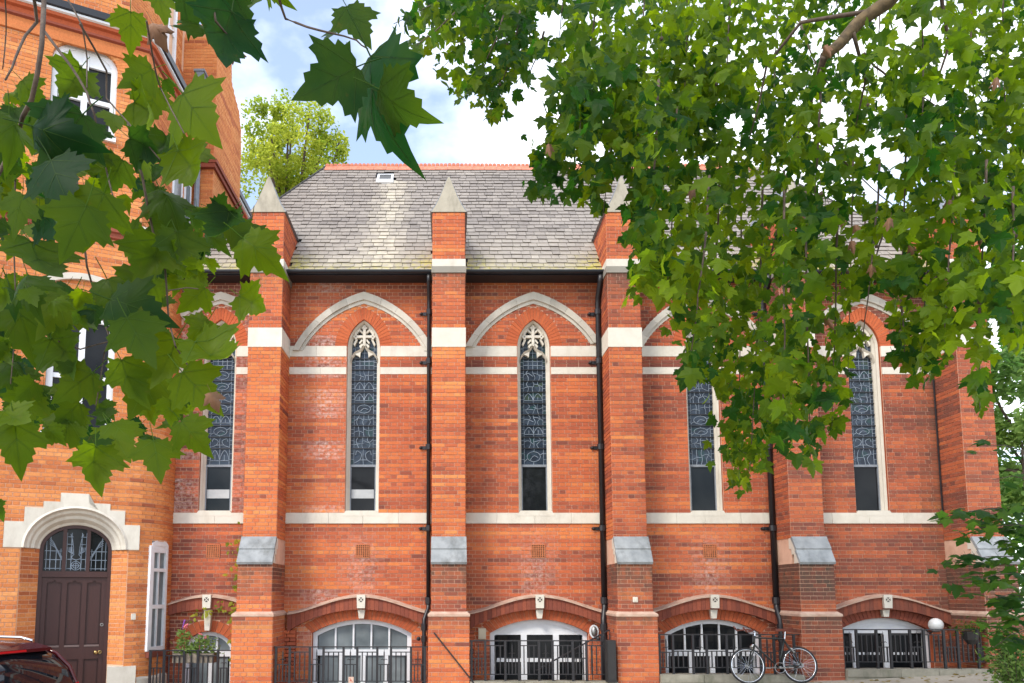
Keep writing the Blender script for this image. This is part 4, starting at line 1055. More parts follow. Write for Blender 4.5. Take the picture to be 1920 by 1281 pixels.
m = MB(); m.fprism(FD, [(DC - DI + 0.055, 1.95), (DC + DI - 0.055, 1.95)] + ell(DC, DI - 0.055, 2.33, 0.37, 0, 180, 16), -0.06, -0.05); fl = m.build('fanlight', M['pane'], df)
m = MB()
def lead(P, w=0.005): 
    for p, q in zip(P, P[1:]):
        dx, dz = q[0] - p[0], q[1] - p[1]; L = math.hypot(dx, dz)
        if L < 1e-5: continue
        nx, nz = -dz / L * w, dx / L * w
        m.fprism(FD, [(DC + p[0] - nx, p[1] - nz), (DC + q[0] - nx, q[1] - nz), (DC + q[0] + nx, q[1] + nz), (DC + p[0] + nx, p[1] + nz)], -0.05, -0.044)
top = lambda x: 2.33 + 0.35 * math.sqrt(max(0, 1 - (x / 0.5) ** 2))
for z in (2.0, 2.15, 2.30): lead([(-0.485, z), (-0.22, z)]); lead([(0.22, z), (0.485, z)])
for x in (-0.46, -0.40, -0.31, -0.24, 0.24, 0.31, 0.40, 0.46): lead([(x, 1.97), (x, min(top(x), 2.34 if abs(x) < 0.35 else 2.6))])
for z in (2.0, 2.16, 2.42, 2.55): lead([(-0.15, z), (-0.06, z)]); lead([(0.06, z), (0.15, z)])
for x in (-0.15, -0.08, 0.08, 0.15): lead([(x, 1.97), (x, 2.62)])
for sg in (-1, 1):                        # emblem: sprays of feathers, urn and ringed cross
    for k in range(4): lead([(sg * 0.22, 2.14 + k * 0.02), (sg * (0.27 + 0.01 * k), 2.24 + k * 0.03), (sg * (0.33 + 0.01 * k), 2.36 + k * 0.03), (sg * (0.42), 2.42 + k * 0.035)], 0.004)
    for k in range(5): lead([(sg * 0.035, 2.24), (sg * (0.05 + 0.02 * k), 2.30), (sg * (0.05 + 0.022 * k), 2.37)], 0.004)
    lead([(sg * 0.10, 2.60), (sg * 0.07, 2.50), (sg * 0.05, 2.36), (sg * 0.04, 2.24), (sg * 0.075, 2.20), (sg * 0.06, 2.17), (0, 2.15)], 0.005)
lead([(0.075 * math.cos(R(a)), 2.05 + 0.075 * math.sin(R(a))) for a in range(0, 361, 20)]); lead([(0.045 * math.cos(R(a)), 2.05 + 0.045 * math.sin(R(a))) for a in range(0, 361, 30)]); lead([(0, 1.98), (0, 2.15)]); lead([(-0.07, 2.05), (0.07, 2.05)])
m.build('lead_pattern', M['came'], fl)
m = MB(); x0, x1 = DC - DI + 0.06, DC + DI - 0.06
pw = (x1 - x0 - 4 * 0.075) / 3
m.fbox(FD, x0, x1, -0.55, 1.848, -0.09, -0.045)
for k in range(4): m.fbox(FD, x0 + k * (pw + 0.075), x0 + k * (pw + 0.075) + 0.075, -0.55, 1.845, -0.0449, -0.012)
for k in range(3):
    a = x0 + 0.0751 + k * (pw + 0.075); b = a + pw - 0.0002
    m.fbox(FD, a, b, 0.45, 0.66, -0.0448, -0.013); m.fbox(FD, a, b, -0.55, -0.35, -0.0448, -0.013)
    m.fprism(FD, [(a, 1.844), (a, 1.74), (a + pw * 0.18, 1.765), (a + pw * 0.32, 1.755), (a + pw * 0.5, 1.80), (a + pw * 0.68, 1.755), (a + pw * 0.82, 1.765), (b, 1.74), (b, 1.844)][::-1], -0.0447, -0.014)
dr = m.build('door', M['wood'], house)
for k in range(3):
    a = x0 + 0.0755 + k * (pw + 0.075); b = a + pw - 0.001
    p = MB(); p.fbox(FD, a + 0.02, b - 0.02, 0.71, 1.70, -0.0447, -0.036); p.build('door_panel', M['wood'], dr)
    p = MB(); p.fbox(FD, a, b, 0.661, 0.69, -0.044, -0.005); p.build('panel_ledge', simple('worn_ledge', (0.16, 0.11, 0.10), 0.4) if k == 0 else bpy.data.materials['worn_ledge'], dr)  # ledge coloured paler than the rest of the door
    p = MB(); p.fbox(FD, a + 0.02, b - 0.02, -0.32, 0.42, -0.0447, -0.036); p.build('door_panel', M['wood'], dr)
p = MB(); c_ = FD(x1 - 0.12, 0.56, 0.03); p.ball(c_, 0.036, 10, 7); c2 = FD(x1 - 0.055, 0.56, -0.005); p.torus(c2, nA, 0.022, 0.009, 14, 6); p.build('door_knob', M['brass'], dr, smooth=True)
p = MB(); p.torus(FD(x1 - 0.045, 1.03, -0.008), nA, 0.022, 0.008, 14, 6); p.build('lock', M['dull'], dr)
m = MB(); m.fbox(FC, 0.115, 0.185, 1.12, 1.225, 0.0, 0.04); m.build('bell_box', M['stone'], house)
# big arched sash windows of the front
def arched_window(c, hw, zb, zs, rise, nm='arched_window'):
    FWn = lambda s, z, off: FA(s, z, off - 0.10)
    A = [(c - hw, zb), (c + hw, zb)] + ell(c, hw, zs, rise, 0, 180, 14); B = [(c - hw + 0.1, zb + 0.1), (c + hw - 0.1, zb + 0.1)] + ell(c, hw - 0.1, zs, rise - 0.1, 0, 180, 14)
    m = MB(); m.fstrip(FWn, A + [A[0]], B + [B[0]], -0.12, 0.03, ends=False)
    m.fbox(FWn, c - 0.05, c + 0.05, zb + 0.1, zs + rise - 0.08, -0.08, 0.02)
    m.fbox(FWn, c - hw + 0.09, c - 0.051, zb + (zs - zb) * 0.5 - 0.04, zb + (zs - zb) * 0.5 + 0.04, -0.08, 0.01); m.fbox(FWn, c + 0.051, c + hw - 0.09, zb + (zs - zb) * 0.5 - 0.04, zb + (zs - zb) * 0.5 + 0.04, -0.08, 0.01)
    m.fprism(FWn, [(c - hw + 0.09, zs - 0.02), (c + hw - 0.09, zs - 0.02)] + ell(c, hw - 0.09, zs + 0.0, rise - 0.09, 0, 180, 12), -0.05, 0.006)
    m.fbox(FWn, c - hw - 0.03, c + hw + 0.03, zb - 0.1, zb - 0.001, -0.15, 0.16)
    fr = m.build(nm, M['white'], house)
    for sg in (-1, 1):
        for (za, zc) in ((zb + 0.1, zb + (zs - zb) * 0.5 - 0.04), (zb + (zs - zb) * 0.5 + 0.04, zs - 0.02)):
            p = MB(); xa, xb = sorted((c + sg * 0.05, c + sg * (hw - 0.1))); p.fbox(FWn, xa, xb, za, zc, -0.06, -0.04); p.build('pane', M['pane'], fr)
    m = MB(); A2 = ell(c, hw, zs, rise, 0, 180, 26); B2 = ell(c, hw + 0.23, zs, rise + 0.25, 0, 180, 26)
    for i in range(26):
        m.cur = (random.uniform(0.5, 1), 0, 0); q = 0.05; L = lambda P, f: (P[i][0] + (P[i + 1][0] - P[i][0]) * f, P[i][1] + (P[i + 1][1] - P[i][1]) * f)
        m.fstrip(FA, [L(B2, q), L(B2, 1 - q)], [L(A2, q), L(A2, 1 - q)], -0.1, 0.010)
    m.build('window_arch_bricks', M['brick2'], house, kind='stuff')
arched_window(*W1, 0.34); arched_window(*W2, 0.34)
m = MB(); m.cur = (0.5, 0.15, 0)
A = ell(-0.865, 1.25, 5.9, 1.25, 18, 162, 26); B = ell(-0.865, 1.14, 5.9, 1.14, 18, 162, 26)
m.fstrip(FA, A, B, -0.02, 0.07); m.build('label_moulding', M['stone'], house)
# narrow sash window on the rounded corner
FN0, FN1 = FC(0.44, 0, 0.02), FC(0.90, 0, 0.02); exn = (FN1 - FN0); LN = exn.length; exn.normalize(); nn_ = Vector((exn.y, -exn.x, 0)); FNw = plane_frame(FN0, exn, nn_)
m = MB()
m.fbox(FNw, -0.055, 0.045, 0.56, 2.42, -0.12, 0.014); m.fbox(FNw, LN - 0.045, LN + 0.01, 0.56, 2.42, -0.12, 0.0)
for (za, zc) in ((0.56, 0.63), (1.30, 1.37), (1.96, 2.02), (2.30, 2.42)): m.fbox(FNw, 0.046, LN - 0.046, za, zc, -0.1, -0.005)
m.fbox(FNw, LN / 2 - 0.012, LN / 2 + 0.012, 0.631, 2.30, -0.08, -0.012)
m.fprism(FNw, [(-0.01, 2.42), (LN + 0.01, 2.42)] + ell(LN / 2, LN / 2 + 0.01, 2.42, 0.11, 0, 180, 8), -0.12, 0.004)
nw = m.build('narrow_sash_window', M['white'], house)
m = MB(); m.fbox(FNw, 0.03, LN - 0.03, 0.6, 2.32, -0.07, -0.05); m.build('pane', M['paneg'], nw)
m = MB(); m.cur = (0.1, 0.2, 0); m.fbox(FNw, -0.04, LN + 0.04, 0.45, 0.555, -0.05, 0.04); m.build('window_sill', M['band'], nw)
# string course, cornice, gutter, attic
def ledge(nm, mat, prof, s0=-3.6, s1=S1 - 1, soot=0.0):
    st = [s0] + [LARC * i / 8 for i in range(9) if s0 < LARC * i / 8 < s1] + [s1]; m = MB(); m.cur = (0.4, soot, 0)
    for a, b in zip(st, st[1:]):
        for (o0, z0), (o1, z1) in zip(prof, prof[1:]): m.add([FC(a, z0, o0), FC(b, z0, o0), FC(b, z1, o1), FC(a, z1, o1)], [(0, 1, 2, 3)])
    return m.build(nm, mat, house)
ledge('string_course', M['stone'], [(0.0, 8.09), (0.10, 8.12), (0.11, 8.19)])
m = MB(); m.cur = (0.4, 0.15, 0); rim = [FC(q, 8.0, 0.11) for q in [-3.6] + [LARC * i / 8 for i in range(9)] + [S1 - 1]]; m.add([(p.x, p.y, 8.1905) for p in rim] + [(PA.x - 0.1, 6.5, 8.24), (PA.x - 0.1, PA.y, 8.24), tuple(FA(-3.6, 8.24, -0.1))], [tuple(range(len(rim) + 3))]); m.build('string_course_top', M['stone'], house); ledge('plinth', M['stone'], [(0.0, -0.9), (0.035, -0.9), (0.035, 0.10), (0.0, 0.15)], 0.24, LARC + 0.2)
ledge('string_course_bricks', M['band'], [(0.0, 7.88), (0.05, 7.90), (0.05, 7.98), (0.09, 8.0), (0.09, 8.085)])
ledge('cornice', M['brick2'], [(0.0, 11.36), (0.04, 11.37), (0.04, 11.45), (0.015, 11.46), (0.015, 11.62)])
ledge('cornice_roll', M['band'], [(0.015, 11.621), (0.06, 11.64), (0.06, 11.68), (0.03, 11.70)]); ledge('cornice_top', M['rubbed'], [(0.03, 11.701), (0.035, 11.78), (0.09, 11.80), (0.09, 11.86)])
ledge('gutter', M['gutter'], [(0.12, 11.92), (0.17, 11.93), (0.18, 12.05), (0.10, 12.06), (-0.6, 12.09)])
ledge('gutter_fascia', M['white'], [(0.09, 11.861), (0.13, 11.875), (0.13, 11.915)])
AT = lambda s, z, off: FC(s, z, off - 0.45)
m = MB()
st = [-3.6, -0.2]
m.add([FA(-3.6, 12.0, -0.5), FA(-0.35, 12.0, -0.5), FA(-0.35, 16, -0.5), FA(-3.6, 16, -0.5)], [(0, 1, 2, 3)])
p0 = FA(-0.35, 0, -0.5); XB = -5.95
m.add([(p0.x, p0.y, 12), (XB, 0.1, 12), (XB, 0.1, 16), (p0.x, p0.y, 16)], [(0, 1, 2, 3)])
m.add([(XB, 0.1, 11.9), (XB, 6, 11.9), (XB, 6, 13.2), (XB, 1.9, 13.2), (XB, 1.5, 16), (XB, 0.1, 16)], [(0, 1, 2, 3, 4, 5)])
attic = m.build('attic_wall', M['mortar2'], house)
HB.lay(lambda s, z, o: FA(s, z, o - 0.5), flat_n, lambda z: [(-3.4, -0.36)], 12.12, 16, attic, None, None, 0.1, key='h')
HB.lay(plane_frame((p0.x, p0.y, 0), (XB - p0.x, 0.1 - p0.y, 0), (0.1 - p0.y, p0.x - XB, 0)), tuple(Vector((0.1 - p0.y, p0.x - XB, 0)).normalized()), lambda z: [(0.0, math.hypot(XB - p0.x, 0.1 - p0.y))], 12.12, 16, attic, None, None, 0.1, key='h')
HB.lay(plane_frame((XB, 0.1, 0), (0, 1, 0), (1, 0, 0)), (1, 0, 0), lambda z: [(0, 0.45), (0.95, 1.4 if z > 13.2 else 5)] if 12.4 < z < 14.6 else [(0, 1.4 if z > 13.2 else 5)], 12.12, 16, attic, None, None, 0.1, key='h')
m = MB(); FX = plane_frame((XB, 0, 0), (0, 1, 0), (1, 0, 0))
m.fbox(FX, 0.55, 0.65, 12.4, 14.6, -0.1, 0.05); m.fbox(FX, 0.95, 1.05, 12.4, 14.6, -0.1, 0.05); m.fbox(FX, 0.651, 0.949, 13.5, 13.6, -0.1, 0.04); m.fbox(FX, 0.651, 0.949, 14.5, 14.6, -0.1, 0.04); m.fbox(FX, 0.651, 0.949, 12.4, 12.5, -0.1, 0.04)
aw = m.build('attic_window', M['white'], house); m = MB(); m.fbox(FX, 0.64, 0.96, 12.45, 14.55, -0.08, -0.05); m.build('pane', M['paneg'], aw)
# tall brick stack with shaped top at the back, with rainwater head
XS = -5.19; m = MB()
prof = [(1.62, 9.0), (3.62, 9.0), (3.62, 12.6), (3.56, 13.1), (3.36, 13.45), (3.0, 13.6), (2.7, 13.75), (2.62, 14.5), (2.3, 14.75), (1.9, 14.6), (1.62, 14.1)]
m.add([(XS, y, z) for y, z in prof] + [(XB, y, z) for y, z in prof], [tuple(range(len(prof)))] + [((i + 1) % len(prof), i, len(prof) + i, len(prof) + (i + 1) % len(prof)) for i in range(len(prof))])
stack = m.build('chimney_stack', simple('orange_brick_far', (0.60, 0.24, 0.10), 0.9, (0.70, 0.32, 0.15), 14), house)
HB.lay(plane_frame((XB, 1.62, 0), (1, 0, 0), (0, -1, 0)), (0, -1, 0), lambda z: [(0.0, XS - XB)], 9.0, 14.05, stack, None, None, -0.05, key='k')  # shaded face of the stack, its shade put into the brick tone
def stack_span(z):
    for (ya, za), (yb, zb_) in zip(prof[2:], prof[3:]):
        if za <= z <= zb_: return [(1.63, ya + (yb - ya) * (z - za) / (zb_ - za))]
    return [(1.63, 3.62)] if z < 12.6 else []
HB.lay(plane_frame((XS, 0, 0), (0, 1, 0), (1, 0, 0)), (1, 0, 0), stack_span, 9.0, 14.4, stack, None, None, 0.12, key='k')  # sunlit face, toned brighter than the front
m = MB(); m.box(XS - 0.40, XS - 0.22, 1.38, 1.60, 12.6, 13.05); m.box(XS - 0.43, XS - 0.19, 1.36, 1.61, 13.051, 13.1); m.tube([(XS - 0.31, 1.5, 12.6), (XS - 0.31, 1.5, 9.5)], 0.06, 8); m.build('rainwater_pipe', M['lead'], house)
m = MB(); m.box(-5.6, XS + 0.10, 1.5, 3.75, 11.0, 11.08); m.box(-5.6, XS + 0.06, 1.52, 3.72, 10.9, 10.999); m.build('stack_moulding', M['band'], stack)
# sash windows of the flank
FK = plane_frame((PA.x, 0, 0), (0, 1, 0), (1, 0, 0))
for (ya, yb, za, zb) in ((0.35, 0.9, 8.5, 10.6), (1.0, 1.4, 8.6, 10.4)):
    m = MB(); m.fbox(FK, ya, yb, za, zb, -0.02, 0.02); fr = m.build('flank_window', M['white'], house)
    m = MB()
    if yb - ya > 0.3: m.fbox(FK, ya + 0.09, yb - 0.09, za + 0.1, zb - 0.1, 0.019, 0.024); m.build('pane', M['paneg'], fr)
HB.emit(house, M['brick2'], 300, lambda u, v: 0.2 if v < 900 and u < 330 else (0.0 if v > 1200 and u < 140 else 1.0))

# ================================================================== leaves
HALF = [(0.0, 0.0), (0.10, -0.05), (0.24, -0.03), (0.40, -0.10), (0.38, 0.01), (0.51, 0.06), (0.45, 0.14), (0.60, 0.19), (0.60, 0.28), (0.78, 0.43), (0.62, 0.43), (0.60, 0.53), (0.45, 0.49), (0.33, 0.50), (0.37, 0.62), (0.28, 0.67), (0.30, 0.78), (0.17, 0.82), (0.12, 0.94), (0.0, 1.16)]
HALF_S = [(0.0, 0.0), (0.20, -0.05), (0.42, -0.09), (0.40, 0.08), (0.56, 0.14), (0.60, 0.26), (0.77, 0.45), (0.56, 0.50), (0.30, 0.49), (0.35, 0.64), (0.26, 0.78), (0.0, 1.13)]
def leaf_geo(half, curl, fold, wave, ring=True, scale=(1, 1)):
    out = half + [(-x, y) for x, y in half[-2:0:-1]]; out = [(x * 0.88, y) for x, y in out]
    def zf(x, y): return -curl * ((y - 0.3) ** 2) - fold * abs(x) * 0.9 + wave * math.sin(x * 7 + y * 3) * 0.5
    C = (0.0, 0.3); P = [(C[0], C[1], zf(*C))]; n = len(out); F = []
    if ring:
        for x, y in out: xx, yy = C[0] + (x - C[0]) * 0.5, C[1] + (y - C[1]) * 0.5; P.append((xx, yy, zf(xx, yy)))
    for x, y in out: P.append((x, y, zf(x, y)))
    for i in range(n):
        j = (i + 1) % n
        if ring: F += [(0, 1 + i, 1 + j), (1 + i, 1 + n + i, 1 + n + j), (1 + i, 1 + n + j, 1 + j)]
        else: F.append((0, 1 + i, 1 + j))
    return [(x * scale[0], y * scale[1], z) for x, y, z in P], F, zf
def leaf_mesh(nm, half, mats, tone, curl, fold, wave, veins=True, ring=True, petiole=0.45, scale=(1, 1)):
    m = MB(); m.cur = (tone, 0, 0); P, F, zf = leaf_geo(half, curl, fold, wave, ring, scale); m.add(P, F)
    if veins:
        m.m = 1; m.cur = (min(1, tone + 0.2), 0, 0)
        for (tx, ty) in ((0, 1.0), (0.62, 0.42), (-0.62, 0.42), (0.36, -0.03), (-0.36, -0.03), (0.30, 0.62), (-0.30, 0.62)):
            sx, sy_ = (0.0, 0.0) if abs(tx) != 0.30 else (0.0, 0.32)
            d = Vector((tx - sx, ty - sy_)); nrm = Vector((-d.y, d.x)).normalized() * 0.008; N = 4
            for off in (0.004, -0.004):
                vs = []
                for q in range(N + 1):
                    f = q / N; x, y = sx + d.x * f, sy_ + d.y * f; w = 1 - 0.75 * f
                    vs += [(x + nrm.x * w, y + nrm.y * w, zf(x, y) + off), (x - nrm.x * w, y - nrm.y * w, zf(x, y) + off)]
                m.add(vs, [(2 * q, 2 * q + 1, 2 * q + 3, 2 * q + 2) for q in range(N)])
    if petiole:
        m.m = 1 if veins else 0
        m.tube([(0, 0.03, zf(0, 0)), (0.01, -petiole * 0.5, 0.03), (0.03, -petiole, 0.10)], 0.011, 4, 0.009, cap=False)
    return m.mesh(nm, mats, smooth=True)
def leaf_matrix(base, tip, normal_hint, size):
    y = (Vector(tip) - Vector(base)).normalized(); z = Vector(normal_hint) - y * y.dot(Vector(normal_hint))
    if z.length < 1e-4: z = y.orthogonal()
    z.normalize(); x = y.cross(z)
    return Matrix.Translation(base) @ Matrix((x, y, z)).transposed().to_4x4() @ Matrix.Scale(size, 4)
def place(me, mat, parent, nm='leaf'):
    o = bpy.data.objects.new(nm, me); col.objects.link(o); o.matrix_world = mat
    o.parent = parent; o.matrix_parent_inverse = Matrix.Translation(-Vector(parent['_origin'])); o.matrix_basis = mat; return o

# ---- near plane tree on the left
rnd = random.Random(23)
ltree = thing('plane_tree', 'near plane tree whose big lobed leaves hang over the left edge', 'tree', (-4.6, -14.6, -0.45), 'plane trees framing the view')
LM = []
for t in range(8): 
    LM.append([leaf_mesh('leaf', HALF, [M['leaf'], M['vein']], t / 7, [0.1, 0.45, 0.8][q] * rnd.uniform(0.8, 1.2), [0.05, 0.25, 0.55][q] * rnd.uniform(0.7, 1.2), [0.02, 0.05, 0.09][q]) for q in range(3)])
m = MB(); m.tube([(-4.6, -14.6, -0.6), (-4.55, -14.6, 0.5), (-4.5, -14.5, 3.0), (-4.3, -14.4, 6.0), (-4.1, -14.2, 9.0)], [0.36, 0.29, 0.25, 0.2, 0.12], 12); m.build('trunk', M['limb'], ltree, smooth=True)
def twig(P, r0, r1, parent, nm='branch', mat='bark', seg=6):
    # round the polyline off a little
    Q = []
    for i in range(len(P) - 1):
        for f in (0.0, 0.5): Q.append(P[i].lerp(P[i + 1], f) + Vector((rnd.uniform(-1, 1), rnd.uniform(-1, 1), rnd.uniform(-1, 1))) * (r0 * 0.5 if i or f else 0))
    Q.append(P[-1]); n = len(Q); m = MB(); m.tube(Q, [r0 + (r1 - r0) * i / (n - 1) for i in range(n)], seg); return m.build(nm, M[mat], parent, smooth=True)
anchor = Vector((-4.3, -14.4, 6.2))
def B2(pts, d, r0, r1, root=None):
    P = [at(u, v, d + 0.15 * math.sin(i * 1.7 + u)) for i, (u, v) in enumerate(pts)]
    if root is not None: P = [root] + P
    return twig(P, r0, r1, ltree)
hub = at(80, -260, 2.15); hub2 = at(560, -330, 2.1)
twig([anchor, Vector((-3.2, -13.6, 5.6)), at(40, -420, 2.2), hub], 0.06, 0.014, ltree); twig([anchor, Vector((-2.5, -13.0, 5.3)), at(420, -480, 2.1), hub2], 0.05, 0.009, ltree)
B2([(82, -10), (78, 83), (57, 187), (33, 250), (0, 325), (-40, 390)], 2.15, 0.0095, 0.005, hub)
B2([(60, -20), (70, 40), (47, 67), (30, 103), (10, 150)], 2.2, 0.007, 0.003, hub)
B2([(84, 60), (133, 123), (163, 173), (177, 213), (195, 300), (215, 380)], 2.12, 0.005, 0.0022)
B2([(120, -15), (155, 50), (163, 110), (163, 165)], 2.25, 0.0035, 0.002, hub)
B2([(150, 45), (200, 133), (200, 185), (240, 230), (300, 300)], 2.2, 0.0035, 0.002)
B2([(10, -10), (12, 60), (5, 130)], 2.3, 0.003, 0.002, hub); B2([(275, 40), (290, 130), (300, 165), (345, 250)], 2.0, 0.003, 0.002)
B2([(240, 230), (265, 330), (287, 435), (310, 495), (315, 595), (330, 650), (355, 690)], 2.1, 0.0045, 0.002)
B2([(140, 300), (162, 500), (180, 555), (207, 640), (195, 660), (180, 760)], 2.3, 0.004, 0.002)
B2([(33, 250), (25, 450), (30, 600), (20, 720)], 2.4, 0.004, 0.002); B2([(315, 545), (350, 540), (400, 545)], 2.1, 0.002, 0.0015); B2([(110, 640), (150, 655), (207, 640)], 2.3, 0.003, 0.002)
B2([(520, -10), (535, 35), (575, 50), (620, 62), (668, 75), (690, 92)], 1.9, 0.0042, 0.002, hub2)
B2([(395, -10), (405, 40), (440, 80), (455, 100)], 1.9, 0.004, 0.0018, hub2); B2([(480, -30), (470, 0)], 2.0, 0.003, 0.002, hub2)
HERO = [(668, 126, 545, 192, 1.88, 1, 14), (688, 104, 733, 332, 1.93, 0, 56), (708, 168, 806, 246, 1.86, 2, 38), (642, 45, 598, 92, 2.2, 1), (650, 12, 702, 98, 2.1, 2),
        (425, -35, 365, 95, 1.85, 1), (432, 25, 398, 162, 1.8, 0), (340, -35, 455, 72, 1.95, 1), (500, -45, 452, 42, 2.1, 3), (490, -50, 525, 14, 2.2, 4), (385, 60, 330, 10, 2.0, 2),
        (245, 22, 246, 116, 2.1, 6), (290, -25, 318, 60, 2.2, 5), (342, 175, 417, 285, 2.05, 6), (338, 285, 402, 380, 2.05, 6), (352, 270, 330, 372, 2.2, 4),
        (285, 130, 212, 172, 2.2, 5), (258, 192, 330, 252, 2.25, 5), (245, 258, 332, 305, 2.1, 1), (290, 165, 272, 252, 2.3, 5), (310, 150, 330, 190, 2.2, 2),
        (55, 235, 172, 275, 1.9, 0), (155, 215, 60, 335, 1.95, 1), (95, 300, 135, 405, 1.9, 0), (162, 385, 105, 505, 1.85, 4), (195, 362, 150, 485, 1.9, 5), (42, 365, 18, 460, 2.0, 4), (20, 210, 40, 310, 2.1, 3),
        (455, 445, 545, 520, 2.0, 6), (430, 425, 500, 470, 2.15, 5), (452, 556, 524, 596, 2.1, 6), (400, 392, 470, 412, 2.1, 1), (432, 400, 392, 486, 2.1, 1), (470, 420, 440, 500, 2.2, 2),
        (368, 648, 474, 708, 2.0, 6), (342, 698, 428, 790, 2.0, 6), (340, 790, 402, 866, 2.0, 5), (288, 826, 304, 914, 2.05, 5), (178, 838, 172, 944, 2.1, 5), (28, 795, 40, 908, 2.2, 4), (88, 800, 126, 840, 2.3, 4), (-14, 940, 22, 980, 2.0, 2),
        (205, 560, 335, 604, 2.1, 1), (238, 596, 300, 705, 2.0, 3), (300, 450, 258, 566, 2.2, 4), (236, 446, 304, 486, 2.3, 3), (330, 436, 362, 542, 2.2, 3), (282, 516, 216, 596, 2.3, 4), (384, 540, 326, 596, 2.15, 6), (200, 522, 244, 626, 2.3, 3),
        (132, 556, 58, 644, 2.3, 4), (58, 458, 112, 566, 2.4, 3), (26, 556, 74, 694, 2.4, 3), (100, 636, 174, 724, 2.3, 3), (172, 700, 86, 764, 2.3, 4), (18, 676, 74, 764, 2.5, 3), (226, 676, 272, 786, 2.2, 5), (284, 696, 236, 802, 2.3, 5), (332, 636, 286, 742, 2.2, 6),
        (150, 756, 92, 806, 2.4, 4), (205, 800, 250, 880, 2.3, 5), (110, 770, 180, 850, 2.4, 4), (60, 740, 20, 820, 2.5, 4), (390, 600, 340, 660, 2.2, 5), (150, 130, 100, 210, 2.4, 4), (40, 150, 90, 215, 2.4, 4), (230, 300, 190, 380, 2.2, 3), (300, 350, 350, 430, 2.2, 3), (330, 400, 270, 470, 2.3, 2)]
def hang(u0, v0, u1, v1, d, ti, yaw=None):
    a = at(u0, v0, d); b = at(u1, v1, d + rnd.uniform(-0.10, 0.10) * d * 0.25)
    view = (CAM - a).normalized(); nrm = view + Vector((rnd.uniform(-0.75, 0.75), rnd.uniform(-0.3, 0.3), rnd.uniform(-0.3, 0.75)))
    if yaw is not None: nrm = Matrix.Rotation(R(yaw), 3, (b - a).normalized()) @ (CAM - a).normalized()
    if rnd.random() < 0.5: nrm = -nrm
    place(LM[ti][rnd.randrange(3)], leaf_matrix(a, b, nrm, (b - a).length / (1.16 if yaw is not None else 1.26)), ltree)
for h in HERO: hang(*h)
def inpoly(p, poly):
    c = False; x, y = p; j = len(poly) - 1
    for i in range(len(poly)):
        (xi, yi), (xj, yj) = poly[i], poly[j]
        if (yi > y) != (yj > y) and x < (xj - xi) * (y - yi) / (yj - yi) + xi: c = not c
        j = i
    return c
POLYL = [(-60, 110), (60, 150), (200, 205), (320, 260), (370, 330), (440, 420), (400, 520), (320, 560), (360, 650), (385, 720), (350, 790), (280, 840), (180, 850), (90, 800), (-60, 820)]
GAPS = [(208, 470, 40), (236, 555, 28), (60, 480, 16), (205, 640, 20), (92, 690, 18), (225, 715, 20), (330, 600, 14), (120, 660, 12), (150, 780, 14), (300, 720, 10), (15, 500, 14), (270, 600, 14), (130, 520, 12), (160, 200, 30), (240, 290, 14), (330, 340, 12)]
n = 0
while n < 235:
    u, v = rnd.uniform(-60, 440), rnd.uniform(160, 850)
    if not inpoly((u, v), POLYL): continue
    d = rnd.uniform(2.1, 3.0) if n < 150 else rnd.uniform(2.6, 3.3); L = rnd.uniform(0.07, 0.125) * FPX / d; a = rnd.gauss(0, 38)
    tu, tv = u + L * math.sin(R(a)), v + L * math.cos(R(a))
    mu, mv = (u + tu) / 2, (v + tv) / 2
    if any(math.hypot(mu - gx, mv - gy) < gr + L * 0.5 for gx, gy, gr in GAPS) or not inpoly((mu, mv), POLYL): continue
    hang(u, v, tu, tv, d, rnd.choice([0, 1, 1, 2, 2, 3, 3, 4, 5, 6, 7])); n += 1
for (u, v, u1, v1) in ((285, 40, 300, 70), (300, 60, 285, 42), (395, 735, 405, 760), (420, 90, 445, 100)):      # shrivelled brown leaves
    a, b = at(u, v, 2.0), at(u1, v1, 2.0); place(leaf_mesh('dry_leaf', HALF_S, [M['leafd'], M['leafd']], 0.5, 0.9, 0.8, 0.2, False), leaf_matrix(a, b, (CAM - a), (b - a).length * 1.2), ltree, 'dry_leaf')

# ---- plane tree on the right: limb, hanging sprays, leaves
rnd = random.Random(5)
rtree = thing('plane_tree', 'tall plane tree with leafy sprays hanging down across the right half', 'tree', (9.6, -8.6, 0.2), 'plane trees framing the view')
m = MB(); m.tube([(9.6, -8.6, -0.1), (9.55, -8.6, 0.8), (9.4, -8.5, 4), (9.2, -8.3, 8), (9.0, -8.0, 12)], [0.62, 0.5, 0.42, 0.36, 0.26], 14); m.build('trunk', M['limb'], rtree, smooth=True)
A0 = Vector((9.2, -8.3, 7.6))
limb_end = at(1545, 106, 5.9)
twig([A0, at(1850, -190, 5.8), at(1690, -25, 5.85), at(1620, 40, 5.9), limb_end], 0.10, 0.040, rtree, 'limb', 'limb', 10)
twig([at(1640, 20, 5.88), at(1500, 40, 6.1), at(1440, 120, 6.4), at(1405, 260, 6.6)], 0.022, 0.006, rtree); twig([at(1600, 62, 5.9), at(1625, 150, 6.2), at(1605, 235, 6.4)], 0.018, 0.005, rtree); twig([at(1760, -70, 5.8), at(1780, 80, 6.2), at(1740, 200, 6.4)], 0.022, 0.006, rtree); twig([limb_end, at(1520, 180, 6.3), at(1480, 330, 7.0), at(1440, 500, 7.2)], 0.03, 0.01, rtree)
LS_ = []
for t in range(8): LS_.append([(leaf_geo(HALF_S, rnd.uniform(0.1, 0.5), rnd.uniform(-0.2, 0.4), rnd.uniform(0.02, 0.12), ring=False)[:2]) for _ in range(3)])
LSM = [[None] * 3 for _ in range(8)]
RL = []                                   # (matrix, tone index, variant, area weight)
